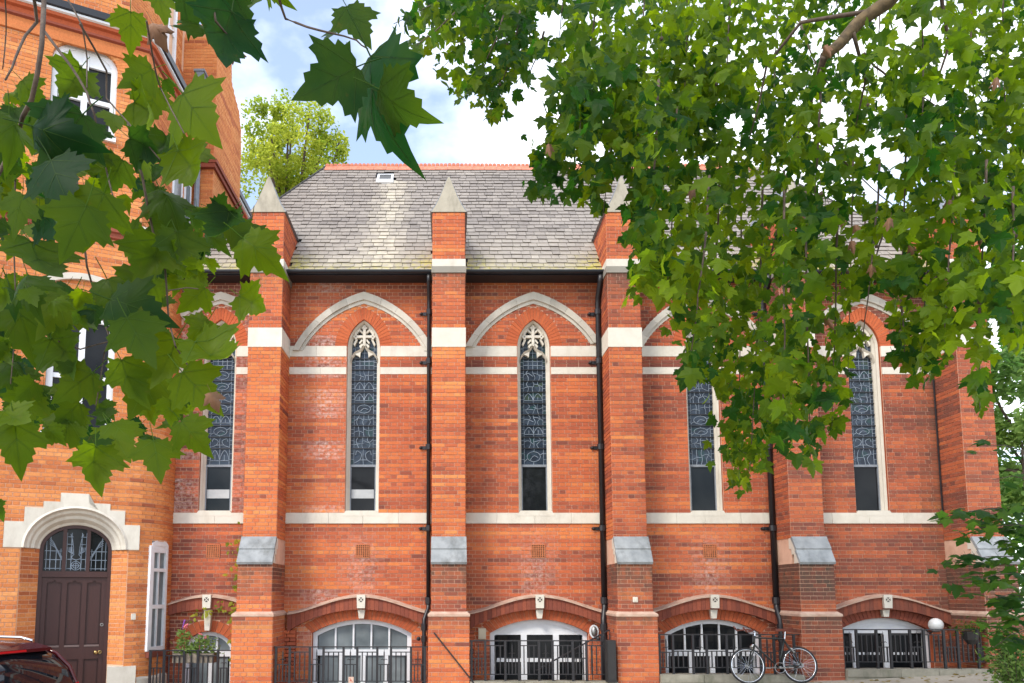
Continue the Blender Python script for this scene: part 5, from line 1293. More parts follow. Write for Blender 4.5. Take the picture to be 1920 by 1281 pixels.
# sprays: top point, bottom point, half width, leaf count
SPR = [(900, -60, 738, 45, 40, 34), (900, -40, 775, 90, 32, 24), (930, -40, 830, 128, 50, 55), (950, 0, 880, 178, 48, 60), (975, 20, 918, 215, 34, 40), (1010, -30, 962, 135, 52, 60), (1020, 60, 985, 150, 28, 24), (880, -60, 820, 40, 60, 40), (1000, -40, 900, 60, 60, 60),
       (1060, -60, 1045, 100, 40, 45), (1090, 60, 1010, 320, 30, 42), (1060, 220, 1015, 365, 34, 36), (1120, -40, 1085, 250, 60, 100), (1120, 200, 1070, 350, 50, 52), (1160, 60, 1130, 405, 55, 95), (1210, -50, 1190, 250, 70, 120), (1200, 200, 1165, 420, 45, 62), (1235, 150, 1205, 545, 46, 85), (1290, -50, 1280, 260, 75, 130),
       (1270, 200, 1250, 540, 50, 85), (1310, 250, 1275, 610, 46, 75), (1330, 330, 1290, 700, 40, 70), (1370, -60, 1350, 300, 80, 130), (1350, 280, 1330, 720, 62, 110), (1390, 260, 1385, 905, 52, 140), (1430, 350, 1405, 885, 60, 130), (1460, -60, 1440, 330, 80, 120), (1470, 320, 1470, 830, 48, 100), (1510, 360, 1520, 860, 40, 75),
       (1540, 120, 1520, 480, 60, 70), (1570, 380, 1560, 800, 34, 52), (1600, 280, 1590, 690, 46, 60), (1620, 360, 1630, 520, 34, 30), (1650, 300, 1612, 672, 26, 34), (1560, -60, 1580, 60, 60, 45), (1650, -40, 1640, 240, 60, 62), (1700, 200, 1690, 540, 60, 80), (1730, -50, 1730, 300, 75, 95), (1745, 280, 1725, 700, 48, 80), (1790, 250, 1770, 650, 55, 85), (1760, 500, 1745, 700, 32, 30),
       (1820, -50, 1830, 330, 75, 110), (1850, 300, 1835, 600, 50, 75), (1836, 560, 1838, 770, 18, 22), (1880, -60, 1890, 400, 60, 100), (1900, 350, 1900, 640, 42, 65), (1940, -40, 1940, 560, 50, 80), (1500, 40, 1620, 250, 60, 50), (1550, 250, 1720, 420, 60, 70), (1400, 100, 1500, 300, 70, 60), (1620, 100, 1800, 220, 60, 55), (1660, 420, 1600, 560, 34, 34), (1690, 560, 1700, 690, 30, 26)]
GAPR = [(1600, 110, 22), (1650, 140, 22), (1560, 218, 26), (1575, 262, 20), (1640, 270, 14), (1740, 60, 24), (1700, 80, 20), (1770, 130, 18), (1755, 195, 18), (1380, 245, 20), (1430, 150, 14), (1640, 370, 30), (1545, 290, 18), (1425, 240, 12), (1905, 120, 14), (1680, 300, 20), (1035, 60, 30), (1020, 140, 24), (1630, 600, 40), (1625, 690, 40), (1680, 720, 24), (1110, 290, 14), (1240, 270, 12), (1905, 480, 22), (1895, 700, 30), (1160, 372, 34), (1146, 430, 34), (1150, 500, 30), (1255, 430, 16), (1285, 385, 14), (1660, 480, 24), (1600, 425, 14), (1850, 475, 16), (1345, 520, 12), (1460, 560, 14), (1530, 640, 14)]
tw_n = 0
for si, (u0, v0, u1, v1, hw, cnt) in enumerate(SPR):
    d = rnd.uniform(5.6, 8.6); P = []
    for q in range(6):
        f = q / 5; P.append(at(u0 + (u1 - u0) * (f ** 1.4), v0 + (v1 - v0) * f, d + 0.2 * math.sin(f * 5 + si)))
    tp = P[0] + Vector((rnd.uniform(0.4, 1.2), rnd.uniform(-0.3, 0.3), rnd.uniform(0.8, 1.5)))
    twig(([tp] if v0 < 0 else []) + P, 0.012, 0.003, rtree, 'branch', 'bark', 5)
    for k in range(int(cnt * (3.2 if v0 < 200 and u0 > 1030 else 2.25))):
        f = rnd.random() ** 0.85; wdt = hw * (0.55 + 0.75 * math.sin(math.pi * min(1, f * 0.9 + 0.1)))
        u = u0 + (u1 - u0) * (f ** 1.4) + rnd.gauss(0, 0.5) * wdt; v = v0 + (v1 - v0) * f + rnd.gauss(0, 12)
        if any(math.hypot(u - gx, v + 18 - gy) < gr for gx, gy, gr in GAPR): continue
        dd = d + rnd.gauss(0, 0.45); size = rnd.uniform(0.075, 0.148) * (0.75 if rnd.random() < 0.3 else 1)
        b = at(u, v, dd); t = Vector((rnd.gauss(0, 0.55), rnd.gauss(0, 0.55), -1 + rnd.gauss(0, 0.3))); nrm = Vector((rnd.gauss(0, 0.6), rnd.gauss(0, 0.9), rnd.gauss(0.2, 0.7)))
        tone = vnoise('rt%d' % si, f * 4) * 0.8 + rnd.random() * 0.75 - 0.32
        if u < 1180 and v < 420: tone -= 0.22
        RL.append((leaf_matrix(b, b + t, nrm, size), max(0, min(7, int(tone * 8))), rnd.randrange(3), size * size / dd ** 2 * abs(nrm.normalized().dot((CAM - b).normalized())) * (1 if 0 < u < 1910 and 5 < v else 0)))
order = sorted(range(len(RL)), key=lambda i: -RL[i][3]); single = set(order[:300])
rest = MB()
for i, (mt, ti, vr, w_) in enumerate(RL):
    if i in single:
        if LSM[ti][vr] is None:
            m = MB(); m.cur = (ti / 7, 0, 0); P, F = LS_[ti][vr]; m.add(P, F); m.tube([(0, 0.02, 0), (0.01, -0.4, 0.05)], 0.014, 4, cap=False); LSM[ti][vr] = m.mesh('leaf', M['leafr'])
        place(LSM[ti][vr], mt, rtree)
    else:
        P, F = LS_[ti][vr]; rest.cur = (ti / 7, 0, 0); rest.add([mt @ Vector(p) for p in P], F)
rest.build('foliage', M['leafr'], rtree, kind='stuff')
# seed balls and withered leaves among the sprays
m = MB()
for k in range(34):
    s = SPR[rnd.randrange(len(SPR))]; f = rnd.uniform(0.3, 0.9); p = at(s[0] + (s[2] - s[0]) * f + rnd.gauss(0, s[4] * 0.5), s[1] + (s[3] - s[1]) * f, rnd.uniform(5.6, 8)); m.ball(p, 0.018, 6, 4); m.tube([p, p + Vector((0, 0, 0.12))], 0.002, 3)
m.build('seed_balls', M['bark'], rtree, kind='stuff')
dm = leaf_mesh('dry_leaf', HALF_S, [M['leafd'], M['leafd']], 0.5, 0.3, 1.3, 0.12, False, True, 0.45, (0.7, 1.2))
for k in range(13):
    s = SPR[rnd.randrange(9, len(SPR))]; f = rnd.uniform(0.2, 0.8); a = at(s[0] + (s[2] - s[0]) * f + rnd.gauss(0, 15), s[1] + (s[3] - s[1]) * f, rnd.uniform(5.4, 6.2)); place(dm, leaf_matrix(a, a + Vector((rnd.gauss(0, 0.2), 0, -1)), CAM - a, 0.085), rtree, 'dry_leaf')

# ---- trees behind: trunk, limbs, leafy clumps
def far_tree(nm, label, loc, h, crown_c, crown_r, mat, n, ls, seed, group=None, clumps=26, branchy=True):
    r = random.Random(seed); t = thing(nm, label, 'tree', loc, group); L = Vector(loc); C = Vector(crown_c)
    m = MB(); m.tube([L - Vector((0, 0, 0.3)), L.lerp(C, 0.35) + Vector((r.uniform(-.2, .2), 0, 0)), L.lerp(C, 0.8)], [h * 0.024, h * 0.013, h * 0.005], 9); m.build('trunk', M['bark'], t, smooth=True)
    cl = []
    for k in range(clumps):
        while True:
            p = Vector((r.uniform(-1, 1), r.uniform(-1, 1), r.uniform(-1, 1)))
            if 0.35 < p.length < 1: break
        cl.append((Vector((C.x + p.x * crown_r[0], C.y + p.y * crown_r[1], C.z + p.z * crown_r[2])), r.uniform(0.13, 0.30) * min(crown_r) * (1.0 if clumps < 90 else 0.95), r.random()))
    if branchy:
        for (p, rr, tn) in cl[:14]:
            s = L.lerp(C, r.uniform(0.55, 0.85)); m = MB(); m.tube([s, s.lerp(p, 0.5) + Vector((0, 0, 0.15 * (p - s).length * 0.3)), p], [h * 0.008, h * 0.005, h * 0.002], 5); m.build('limb', M['bark'], t)
    m = MB(); P0, F0 = leaf_geo([(0, 0), (0.3, 0.1), (0.42, 0.45), (0.2, 0.85), (0, 1)], 0.2, 0.2, 0, ring=False)[:2]
    for k in range(n):
        p, rr, tn = cl[r.randrange(len(cl))]; q = Vector((r.gauss(0, 1), r.gauss(0, 1), r.gauss(0, 0.8))); q = q.normalized() * rr * r.uniform(0.55, 1.15)
        b = p + q; nr = Vector((r.gauss(0, 0.7), r.gauss(0, 0.7), 1)); tt = Vector((r.gauss(0, 1), r.gauss(0, 1), r.gauss(-0.5, 0.5)))
        m.cur = (min(1, max(0, tn * 0.7 + r.random() * 0.4 - 0.05)), 0, 0); mt = leaf_matrix(b, b + tt, nr, ls * r.uniform(0.7, 1.3)); m.add([mt @ Vector(v) for v in P0], F0)
    m.build('crown', M[mat], t, kind='stuff'); return t
p = at(540, 300, 26); far_tree('lime_tree', 'yellow-green tree rising behind the left end of the slate roof', (p.x, p.y, -0.5), 14, (p.x, p.y, p.z + 0.1), (2.1, 2.0, 2.0), 'leafy', 15000, 0.105, 3, clumps=95)
G2 = 'trees beyond the right end of the chapel'
p = at(1960, 800, 24); far_tree('ash_tree', 'pale green tree beyond the right end wall of the chapel', (p.x, p.y, 0.3), 10, (p.x, p.y, p.z), (2.6, 2.4, 3.6), 'leafb', 12000, 0.2, 4, G2, 60)
p = at(1960, 560, 30); far_tree('sycamore_tree', 'dark green taller tree behind the pale green one at right', (p.x, p.y, 0.3), 14, (p.x, p.y, p.z), (3.4, 3.0, 2.6), 'leafs', 8000, 0.24, 5, G2, 50)
p = at(1935, 1050, 17); far_tree('purple_bush', 'low dark bush behind the right corner of the chapel', (p.x, p.y, 0.3), 4, (p.x, p.y, p.z), (1.3, 1.2, 1.4), 'leafs', 4000, 0.12, 6, None, 30, False)

# ---- young sycamore at the lower right
rnd = random.Random(11)
sap = thing('young_maple', 'young maple with flat leafy branches reaching in at lower right', 'tree', (7.35, -4.6, 0.14))
m = MB(); m.tube([(7.35, -4.6, -0.1), (7.33, -4.6, 0.8), (7.36, -4.55, 1.8), (7.3, -4.6, 3.4)], [0.05, 0.042, 0.032, 0.014], 8); m.build('trunk', M['bark'], sap, smooth=True)
SM = [[leaf_mesh('leaf', HALF_S, [M['leafs'], M['vein']], t / 5, rnd.uniform(0.1, 0.4), rnd.uniform(0.0, 0.3), 0.05, False, True, 0.5) for _ in range(2)] for t in range(6)]
for (ua, va, ub, vb, cnt, d) in ((1935, 850, 1830, 835, 12, 9.3), (1935, 900, 1860, 900, 10, 9.4), (1940, 950, 1745, 975, 34, 9.0), (1940, 985, 1790, 1000, 26, 9.2), (1940, 1000, 1850, 960, 22, 9.5), (1940, 1045, 1775, 1055, 36, 9.4), (1940, 1075, 1800, 1095, 34, 9.0), (1940, 1120, 1850, 1125, 20, 9.3), (1940, 1140, 1845, 1165, 24, 8.9), (1930, 1180, 1862, 1215, 18, 9.2), (1940, 1020, 1880, 1020, 16, 9.6), (1945, 1090, 1890, 1150, 20, 9.5)):
    A, B = at(ua, va, d + 0.1), at(ub, vb, d - 0.3); st = Vector((7.34, -4.6, A.z - 0.15))
    twig([st, A, A.lerp(B, 0.5) + Vector((0, 0, 0.05)), B], 0.010, 0.003, sap, 'branch', 'bark', 5)
    for k in range(cnt):
        f = rnd.random() ** 0.8; b = A.lerp(B, f) + Vector((rnd.gauss(0, 0.06), rnd.gauss(0, 0.14), rnd.gauss(0, 0.05)))
        t = Vector((rnd.gauss(-0.5, 0.7), rnd.gauss(-0.3, 0.6), rnd.gauss(-0.35, 0.25))); place(SM[rnd.choice([0, 1, 1, 2, 2, 3, 4, 5])][rnd.randrange(2)], leaf_matrix(b, b + t, Vector((rnd.gauss(0, 0.3), rnd.gauss(-0.3, 0.3), 1)), rnd.uniform(0.10, 0.19)), sap)
def bush(nm, label, c, r_, mat, n, ls, seed, cat='shrub'):
    r = random.Random(seed); t = thing(nm, label, cat, (c[0], c[1], gz(c[0]))); m = MB(); st = MB()
    P0, F0 = leaf_geo([(0, 0), (0.25, 0.2), (0.28, 0.6), (0, 1)], 0.3, 0.2, 0, ring=False)[:2]; tips = []
    for k in range(16):
        a = r.uniform(0, 6.28); e = Vector((c[0] + r_[0] * math.cos(a) * r.random(), c[1] + r_[1] * math.sin(a) * r.random(), c[2] + r_[2] * r.uniform(0.1, 1))); st.tube([(c[0], c[1], gz(c[0])), (c[0] + (e.x - c[0]) * 0.5, c[1] + (e.y - c[1]) * 0.5, (gz(c[0]) + e.z) / 2 + 0.1), e], 0.008, 4, 0.003); tips.append(e)
    for k in range(n):
        e = tips[r.randrange(16)]; b = Vector((c[0], c[1], gz(c[0]))).lerp(e, r.uniform(0.3, 1.05)) + Vector((r.gauss(0, 1), r.gauss(0, 1), r.gauss(0, 1))) * 0.09; m.cur = (r.random(), 0, 0)
        mt = leaf_matrix(b, b + Vector((r.gauss(0, 1), r.gauss(0, 1), r.gauss(0.1, 0.6))), Vector((r.gauss(0, 0.6), r.gauss(0, 0.6), 1)), ls * r.uniform(0.6, 1.3)); m.add([mt @ Vector(v) for v in P0], F0)
    st.build('stem', M['bark'], t); m.build('foliage', M[mat], t, kind='stuff')
p = at(1905, 1262, 9.8); bush('privet_shrub', 'low yellow-green shrub at the bottom right corner of the yard', (p.x, p.y, p.z - 0.1), (0.45, 0.5, 0.5), 'leafb', 900, 0.07, 8)
p = at(1890, 1215, 11.0); bush('dark_shrub', 'dark little shrub against the foot of the right end buttress', (p.x, p.y, p.z - 0.3), (0.3, 0.4, 0.7), 'leafs', 700, 0.08, 9)

# ================================================================== BICYCLE
bk = thing('bicycle', 'dark old road bicycle with brown saddle leaning on the railing', 'bicycle', (5.6, -1.2, 0.06))
by_ = -1.235; r_w = 0.302
fx, rx = 5.05, 5.93; zf_, zr_ = gz(fx) + 0.033 + r_w, gz(rx) + 0.005 + r_w
lean = lambda z: by_ + (z - 0.1) * 0.14
def bp(x, z, dy=0): return Vector((x, lean(z) + dy, z))
axw = Vector((0, 1, -0.14)).normalized()
for (x, z) in ((fx, zf_), (rx, zr_)):
    wg = group_part('wheel', bk); c = bp(x, z)
    m = MB(); m.torus(c, axw, r_w - 0.012, 0.014, 48, 8); m.build('tyre', M['rubber'], wg, smooth=True)
    m = MB(); m.torus(c, axw, r_w - 0.034, 0.009, 48, 6); m.build('rim', M['steel'], wg, smooth=True)
    m = MB(); m.tube([c - axw * 0.045, c + axw * 0.045], 0.02, 8); m.build('hub', M['dull'], wg)
    m = MB(); e1 = Vector((1, 0, 0)); e2 = axw.cross(e1)
    for k in range(28):
        a = 2 * math.pi * k / 28; dr_ = e1 * math.cos(a) + e2 * math.sin(a); sg = 0.03 if k % 2 else -0.03; m.tube([c + axw * sg + dr_ * 0.02, c + dr_ * (r_w - 0.035)], 0.0011, 3, cap=False)
    m.build('spokes', M['steel'], wg)
BB = bp(5.575, zr_ - 0.045); ST = bp(5.72, 0.80); HT = bp(5.22, 0.855); HB_ = bp(5.19, 0.70)
m = MB()
for a, b, r0 in ((ST, HT + Vector((0.005, 0, -0.03)), 0.014), (BB, HB_ + Vector((0.005, 0, 0.01)), 0.016), (BB, ST, 0.015), (HT, HB_, 0.018)): m.tube([a, b], r0, 8)
for sg in (-1, 1):
    m.tube([BB + Vector((0, sg * 0.03, 0)), bp(rx, zr_, sg * 0.055)], 0.009, 6); m.tube([ST + Vector((0, sg * 0.02, -0.03)), bp(rx, zr_, sg * 0.055)], 0.008, 6)
m.build('frame', M['bike'], bk, smooth=True)
m = MB()
for sg in (-1, 1): m.tube([HB_ + Vector((0, sg * 0.03, -0.01)), bp(5.15, 0.58, sg * 0.045), bp(5.112, 0.50, sg * 0.048), bp(fx, zf_, sg * 0.05)], [0.013, 0.012, 0.010, 0.008], 6)
m.build('fork', M['bike'], bk, smooth=True)
m = MB(); m.tube([ST, bp(5.745, 0.95)], 0.012, 8); m.build('seat_post', M['steel'], bk)
m = MB(); sc = bp(5.735, 0.965)
P = [(-0.155, 0.012, 0.0), (-0.08, 0.022, 0.006), (0.0, 0.045, 0.004), (0.07, 0.075, 0.012), (0.125, 0.07, 0.024)]
for (x, w_, dz), (x2, w2, dz2) in zip(P, P[1:]): m.add([(sc.x + x, sc.y - w_, sc.z + dz), (sc.x + x2, sc.y - w2, sc.z + dz2), (sc.x + x2, sc.y + w2, sc.z + dz2), (sc.x + x, sc.y + w_, sc.z + dz), (sc.x + x, sc.y - w_ * 0.8, sc.z + dz - 0.035), (sc.x + x2, sc.y - w2 * 0.8, sc.z + dz2 - 0.045), (sc.x + x2, sc.y + w2 * 0.8, sc.z + dz2 - 0.045), (sc.x + x, sc.y + w_ * 0.8, sc.z + dz - 0.035)], [(0, 1, 2, 3), (0, 4, 5, 1), (3, 2, 6, 7), (4, 7, 6, 5), (0, 3, 7, 4), (1, 5, 6, 2)])
m.build('saddle', M['tan'], bk)
m = MB(); st_ = bp(5.22, 0.93); m.tube([HT, bp(5.225, 0.92), st_ + Vector((-0.08, 0, 0.02))], 0.012, 8); m.build('stem', M['steel'], bk)
m = MB(); hbp = st_ + Vector((-0.08, 0, 0.02))
for sg in (-1, 1): m.tube([hbp, hbp + Vector((0, sg * 0.14, 0.0)), hbp + Vector((-0.05, sg * 0.2, -0.01)), hbp + Vector((-0.13, sg * 0.21, -0.02)), hbp + Vector((-0.19, sg * 0.21, 0.055))], 0.014, 8)
m.build('handlebar', M['tan'], bk, smooth=True)
m = MB(); m.torus(BB + Vector((0, -0.045, 0)), axw, 0.085, 0.006, 28, 5); m.tube([BB - axw * 0.07, BB + axw * 0.06], 0.02, 8)
cr1 = BB + Vector((0.155, -0.075, 0.012)); cr2 = BB + Vector((-0.155, 0.065, -0.012)); m.tube([BB + Vector((0, -0.07, 0)), cr1], 0.011, 6); m.tube([BB + Vector((0, 0.06, 0)), cr2], 0.011, 6); m.build('crankset', M['dull'], bk)
for c_, sg in ((cr1, -1), (cr2, 1)):
    m = MB(); m.box(c_.x - 0.045, c_.x + 0.045, c_.y + sg * 0.01 - 0.03, c_.y + sg * 0.01 + 0.03 , c_.z - 0.01, c_.z + 0.01); m.build('pedal', M['dull'], bk)
m = MB(); cc = BB + Vector((0, -0.045, 0)); rc = bp(rx, zr_, -0.045); m.tube([cc + Vector((0, 0, 0.085)), rc + Vector((0, 0, 0.035))], 0.004, 4); m.tube([cc - Vector((0, 0, 0.085)), rc - Vector((0, 0, 0.035))], 0.004, 4); m.torus(rc, axw, 0.035, 0.012, 16, 5); m.build('chain', M['dull'], bk)
m = MB(); cb = HB_ + Vector((-0.03, -0.03, -0.005))
for sg in (-1, 1): m.tube([cb + Vector((0.0, sg * 0.03, 0.02)), cb + Vector((-0.03, sg * 0.04, -0.02)), cb + Vector((-0.025, sg * 0.03, -0.06))], 0.008, 6)
m.ball(cb + Vector((-0.02, -0.02, 0.0)), 0.025, 8, 5); m.build('front_brake', M['steel'], bk)
m = MB(); rbk = bp(5.82, 0.63); m.ball(rbk, 0.028, 8, 5); m.tube([rbk + Vector((-0.03, 0, 0.03)), rbk + Vector((0.04, -0.02, -0.05))], 0.012, 6); m.build('rear_brake', M['dull'], bk)

# ================================================================== CAR (only its rear quarter is in the picture)
car = thing('parked_car', 'red hatchback with dark rear glass, cut off at the lower left corner', 'car', (-5.2, -4.6, -0.48))
CO = Vector((-4.95, -4.95, 0)); HEAD = R(164)     # car's forward direction, anticlockwise from +X
fw = Vector((math.cos(HEAD), math.sin(HEAD), 0)); lf = Vector((-fw.y, fw.x, 0)); gzc = -0.60
def cp(x, y, z): return CO + fw * x + lf * y + Vector((0, 0, gzc + z))     # x from tail to nose, y to the left, z up
def loft(mm, secs):
    n = len(secs[0]); vs = [p for s in secs for p in s]
    mm.add(vs, [(i * n + k, i * n + k + 1, (i + 1) * n + k + 1, (i + 1) * n + k) for i in range(len(secs) - 1) for k in range(n - 1)])
def sec(x, hw, zb, zt, tuck=0.0, crown=0.03):
    P = [(-hw + 0.06, zb), (-hw, zb + 0.12), (-hw - 0.005, zb + 0.3), (-hw + tuck * 0.3, zt - 0.2), (-hw + tuck, zt - 0.02), (-hw + tuck + 0.06, zt), (0, zt + crown), (hw - tuck - 0.06, zt), (hw - tuck, zt - 0.02), (hw - tuck * 0.3, zt - 0.2), (hw + 0.005, zb + 0.3), (hw, zb + 0.12), (hw - 0.06, zb)]
    return [cp(x, y, z) for y, z in P]
body = MB()
loft(body, [sec(0.0, 0.60, 0.38, 0.70), sec(0.03, 0.78, 0.30, 0.98), sec(0.12, 0.86, 0.22, 1.06), sec(0.6, 0.89, 0.2, 1.02), sec(1.6, 0.90, 0.2, 0.98), sec(2.9, 0.90, 0.2, 0.95), sec(3.3, 0.88, 0.22, 0.93), sec(3.9, 0.84, 0.24, 0.82), sec(4.2, 0.72, 0.3, 0.68), sec(4.28, 0.55, 0.36, 0.58)])
body.m = 0
bo = body.build('body', M['red'], car, smooth=True)
gh = MB()
def gsec(x, hw, zb, zt, tk): return [cp(x, y, z) for y, z in ((-hw, zb), (-hw + tk * 0.5, (zb + zt) / 2), (-hw + tk, zt - 0.04), (-hw + tk + 0.07, zt), (0, zt + 0.03), (hw - tk - 0.07, zt), (hw - tk, zt - 0.04), (hw - tk * 0.5, (zb + zt) / 2), (hw, zb))]
loft(gh, [gsec(0.06, 0.80, 0.99, 1.04, 0.02), gsec(0.14, 0.83, 0.99, 1.22, 0.06), gsec(0.32, 0.85, 0.99, 1.41, 0.13), gsec(0.52, 0.86, 0.98, 1.51, 0.19), gsec(0.9, 0.87, 0.97, 1.55, 0.22), gsec(1.8, 0.87, 0.95, 1.56, 0.22), gsec(2.4, 0.87, 0.93, 1.50, 0.2), gsec(3.05, 0.85, 0.91, 0.97, 0.03)])
gh.build('cabin_glass', M['cargl'], car, smooth=True)
m = MB()
def rs(x, hw, z): return [cp(x, y, zz) for y, zz in ((-hw, z - 0.03), (-hw + 0.07, z + 0.012), (0, z + 0.042), (hw - 0.07, z + 0.012), (hw, z - 0.03))]
loft(m, [rs(0.36, 0.66, 1.475), rs(0.55, 0.68, 1.535), rs(0.9, 0.66, 1.563), rs(1.8, 0.66, 1.572), rs(2.35, 0.66, 1.52)])
m.build('roof', M['red'], car, smooth=True)
for sg in (-1, 1):                        # rear pillars curving down to the lamps
    m = MB(); m.tube([cp(0.55, sg * 0.68, 1.50), cp(0.34, sg * 0.73, 1.41), cp(0.17, sg * 0.79, 1.24), cp(0.09, sg * 0.82, 1.05), cp(0.07, sg * 0.83, 0.9)], 0.026, 8)
    m.build('rear_pillar', M['red'], car, smooth=True)
m = MB(); m.add([cp(0.28, y, z) for y, z in ((-0.60, 1.46), (0.60, 1.46), (0.58, 1.50), (-0.58, 1.50))] + [cp(0.55, y, z) for y, z in ((-0.60, 1.51), (0.60, 1.51), (0.58, 1.555), (-0.58, 1.555))], [(3, 2, 1, 0), (0, 1, 5, 4), (2, 3, 7, 6), (1, 2, 6, 5), (3, 0, 4, 7)]); m.build('spoiler', M['red'], car)
m = MB(); m.add([cp(0.275, y, z) for y, z in ((-0.2, 1.47), (0.2, 1.47), (0.19, 1.495), (-0.19, 1.495))], [(3, 2, 1, 0)]); m.build('brake_light', M['taillamp'], car)
for sg in (-1, 1):
    m = MB(); loft(m, [[cp(0.065, sg * y, z) for y, z in ((0.84, 1.05), (0.68, 1.0), (0.62, 0.86))], [cp(0.05, sg * y, z) for y, z in ((0.86, 0.95), (0.70, 0.9), (0.64, 0.82))], [cp(0.09, sg * y, z) for y, z in ((0.88, 0.86), (0.72, 0.8), (0.66, 0.78))]]); m.ball(cp(0.11, sg * 0.80, 0.93), 0.1, 10, 6, (0.7, 0.7, 0.9)); m.build('tail_lamp', M['taillamp'], car, smooth=True)
    m = MB(); m.tube([cp(0.62, sg * 0.62, 1.57), cp(0.8, sg * 0.62, 1.61), cp(1.9, sg * 0.62, 1.62), cp(2.1, sg * 0.62, 1.57)], 0.02, 8); m.build('roof_rail', M['steel'], car, smooth=True)
    m = MB(); m.ball(cp(2.75, sg * 0.97, 1.03), 0.1, 8, 6, (0.8, 0.8, 0.7)); m.build('door_mirror', M['red'], car, smooth=True)
    m = MB(); m.ball(cp(4.05, sg * 0.66, 0.66), 0.12, 10, 6, (1, 1, 0.6)); m.build('headlight', M['steel'], car, smooth=True)
    for x in (0.85, 3.4):
        wg = group_part('wheel', car); c = cp(x, sg * 0.80, 0.32)
        m = MB(); m.torus(c, lf, 0.23, 0.09, 28, 8); m.build('tyre', M['rubber'], wg, smooth=True); m = MB(); m.tube([c - lf * 0.07, c + lf * 0.07], 0.19, 16); m.build('rim', M['dull'], wg)
m = MB(); m.tube([cp(0.035, -0.70, 1.0), cp(-0.005, -0.4, 0.975), cp(-0.03, 0.0, 0.96), cp(-0.005, 0.4, 0.975), cp(0.035, 0.70, 1.0)], 0.028, 8); m.build('chrome_strip', M['steel'], car, smooth=True)
m = MB(); e = cp(-0.05, 0.0, 0.98); m.torus(e, fw, 0.055, 0.012, 20, 6); m.tube([e + lf * 0.03 + Vector((0, 0, 0.045)), e + lf * 0.022 - Vector((0, 0, 0.045))], 0.009, 5); m.tube([e - lf * 0.03 + Vector((0, 0, 0.045)), e - lf * 0.022 - Vector((0, 0, 0.045))], 0.009, 5); m.tube([e + lf * 0.026, e - lf * 0.026], 0.008, 5); m.build('emblem', M['steel'], car, smooth=True)
m = MB(); m.tube([cp(0.03, 0.02, 1.06), cp(0.03, 0.0, 1.07)], 0.03, 8); m.tube([cp(0.05, 0.0, 1.08), cp(0.10, 0.22, 1.13), cp(0.13, 0.42, 1.15)], 0.011, 5); m.build('rear_wiper', M['rubber'], car)
m = MB(); loft(m, [[cp(-0.06, y, z) for y, z in ((-0.7, 0.5), (-0.72, 0.36))], [cp(-0.08, y, z) for y, z in ((0, 0.5), (0, 0.34))], [cp(-0.06, y, z) for y, z in ((0.7, 0.5), (0.72, 0.36))]]); m.build('bumper', M['red'], car)

# ================================================================== PLANTS AND SMALL THINGS
rnd = random.Random(3)
wb_ = thing('window_trough', 'weathered trough of pink geraniums on the railing by the corner house', 'planter', (-4.42, -1.0, 0.45))
y = -0.815; m = MB(); xa, xb = -4.74, -4.06
m.box(xa, xb, y - 0.10, y + 0.08, 0.38, 0.395); m.box(xa, xb, y - 0.115, y - 0.1, 0.38, 0.545); m.box(xa, xb, y + 0.08, y + 0.095, 0.38, 0.545); m.box(xa - 0.015, xa, y - 0.11, y + 0.09, 0.38, 0.55); m.box(xb, xb + 0.015, y - 0.11, y + 0.09, 0.38, 0.55); m.box(xa, xb, y - 0.099, y + 0.079, 0.50, 0.51)
m.build('trough', M['trough'], wb_)
for (cx, hgt, n_, wd) in ((-4.60, 0.42, 150, 0.09), (-4.25, 0.30, 200, 0.15), (-4.42, 0.16, 60, 0.09)):
    m = MB(); P0, F0 = leaf_geo([(0, 0), (0.4, 0.0), (0.55, 0.4), (0.3, 0.85), (0, 0.8)], 0.3, 0.2, 0, ring=False)[:2]
    for k in range(n_):
        h = rnd.random(); b = Vector((cx + rnd.gauss(0, wd) * (1.1 - h * 0.5), y + rnd.gauss(0, 0.07), 0.52 + h * hgt)); m.cur = (rnd.uniform(0.4, 1), 0, 0); mt = leaf_matrix(b, b + Vector((rnd.gauss(0, 1), rnd.gauss(-0.4, 1), rnd.gauss(0.1, 0.5))), Vector((rnd.gauss(0, 0.5), rnd.gauss(-0.6, 0.5), 0.8)), rnd.uniform(0.035, 0.075)); m.add([mt @ Vector(v) for v in P0], F0)
    m.build('geranium_leaves', M['leafb'], wb_, kind='stuff')
for (x, z, r0) in ((-4.585, 1.005, 0.036), (-4.33, 0.86, 0.026), (-4.24, 0.80, 0.02)):
    m = MB()
    for k in range(10): m.ball((x + rnd.gauss(0, r0 * 0.55), y + rnd.gauss(0, r0 * 0.5), z + rnd.gauss(0, r0 * 0.45)), r0 * 0.5, 6, 4)
    m.tube([(x, y, z), (x, y, 0.55)], 0.004, 4); m.build('flower_head', M['pink'], wb_)
vc = thing('climbing_plant', 'straggling green creeper climbing the wall beside the leftmost buttress', 'climber', (-3.75, -0.05, -0.3))
stem = [(-3.72, -0.04, 0.2), (-3.76, -0.05, 0.9), (-3.80, -0.04, 1.4), (-3.74, -0.05, 1.9), (-3.82, -0.04, 2.4), (-3.74, -0.05, 2.95)]
m = MB(); m.tube(stem, 0.008, 5, 0.003); m.tube([(-3.76, -0.05, 1.2), (-4.1, -0.12, 1.33), (-4.5, -0.2, 1.22), (-4.75, -0.25, 1.06)], 0.006, 5, 0.003); m.build('stem', M['bark'], vc)
VM = [leaf_mesh('leaf', [(0, 0), (0.25, 0.1), (0.36, 0.4), (0.22, 0.75), (0, 1)], [M['leafy'], M['leafy']], t, 0.3, 0.2, 0.03, False, True, 0.3) for t in (0.2, 0.45, 0.7, 0.95)]
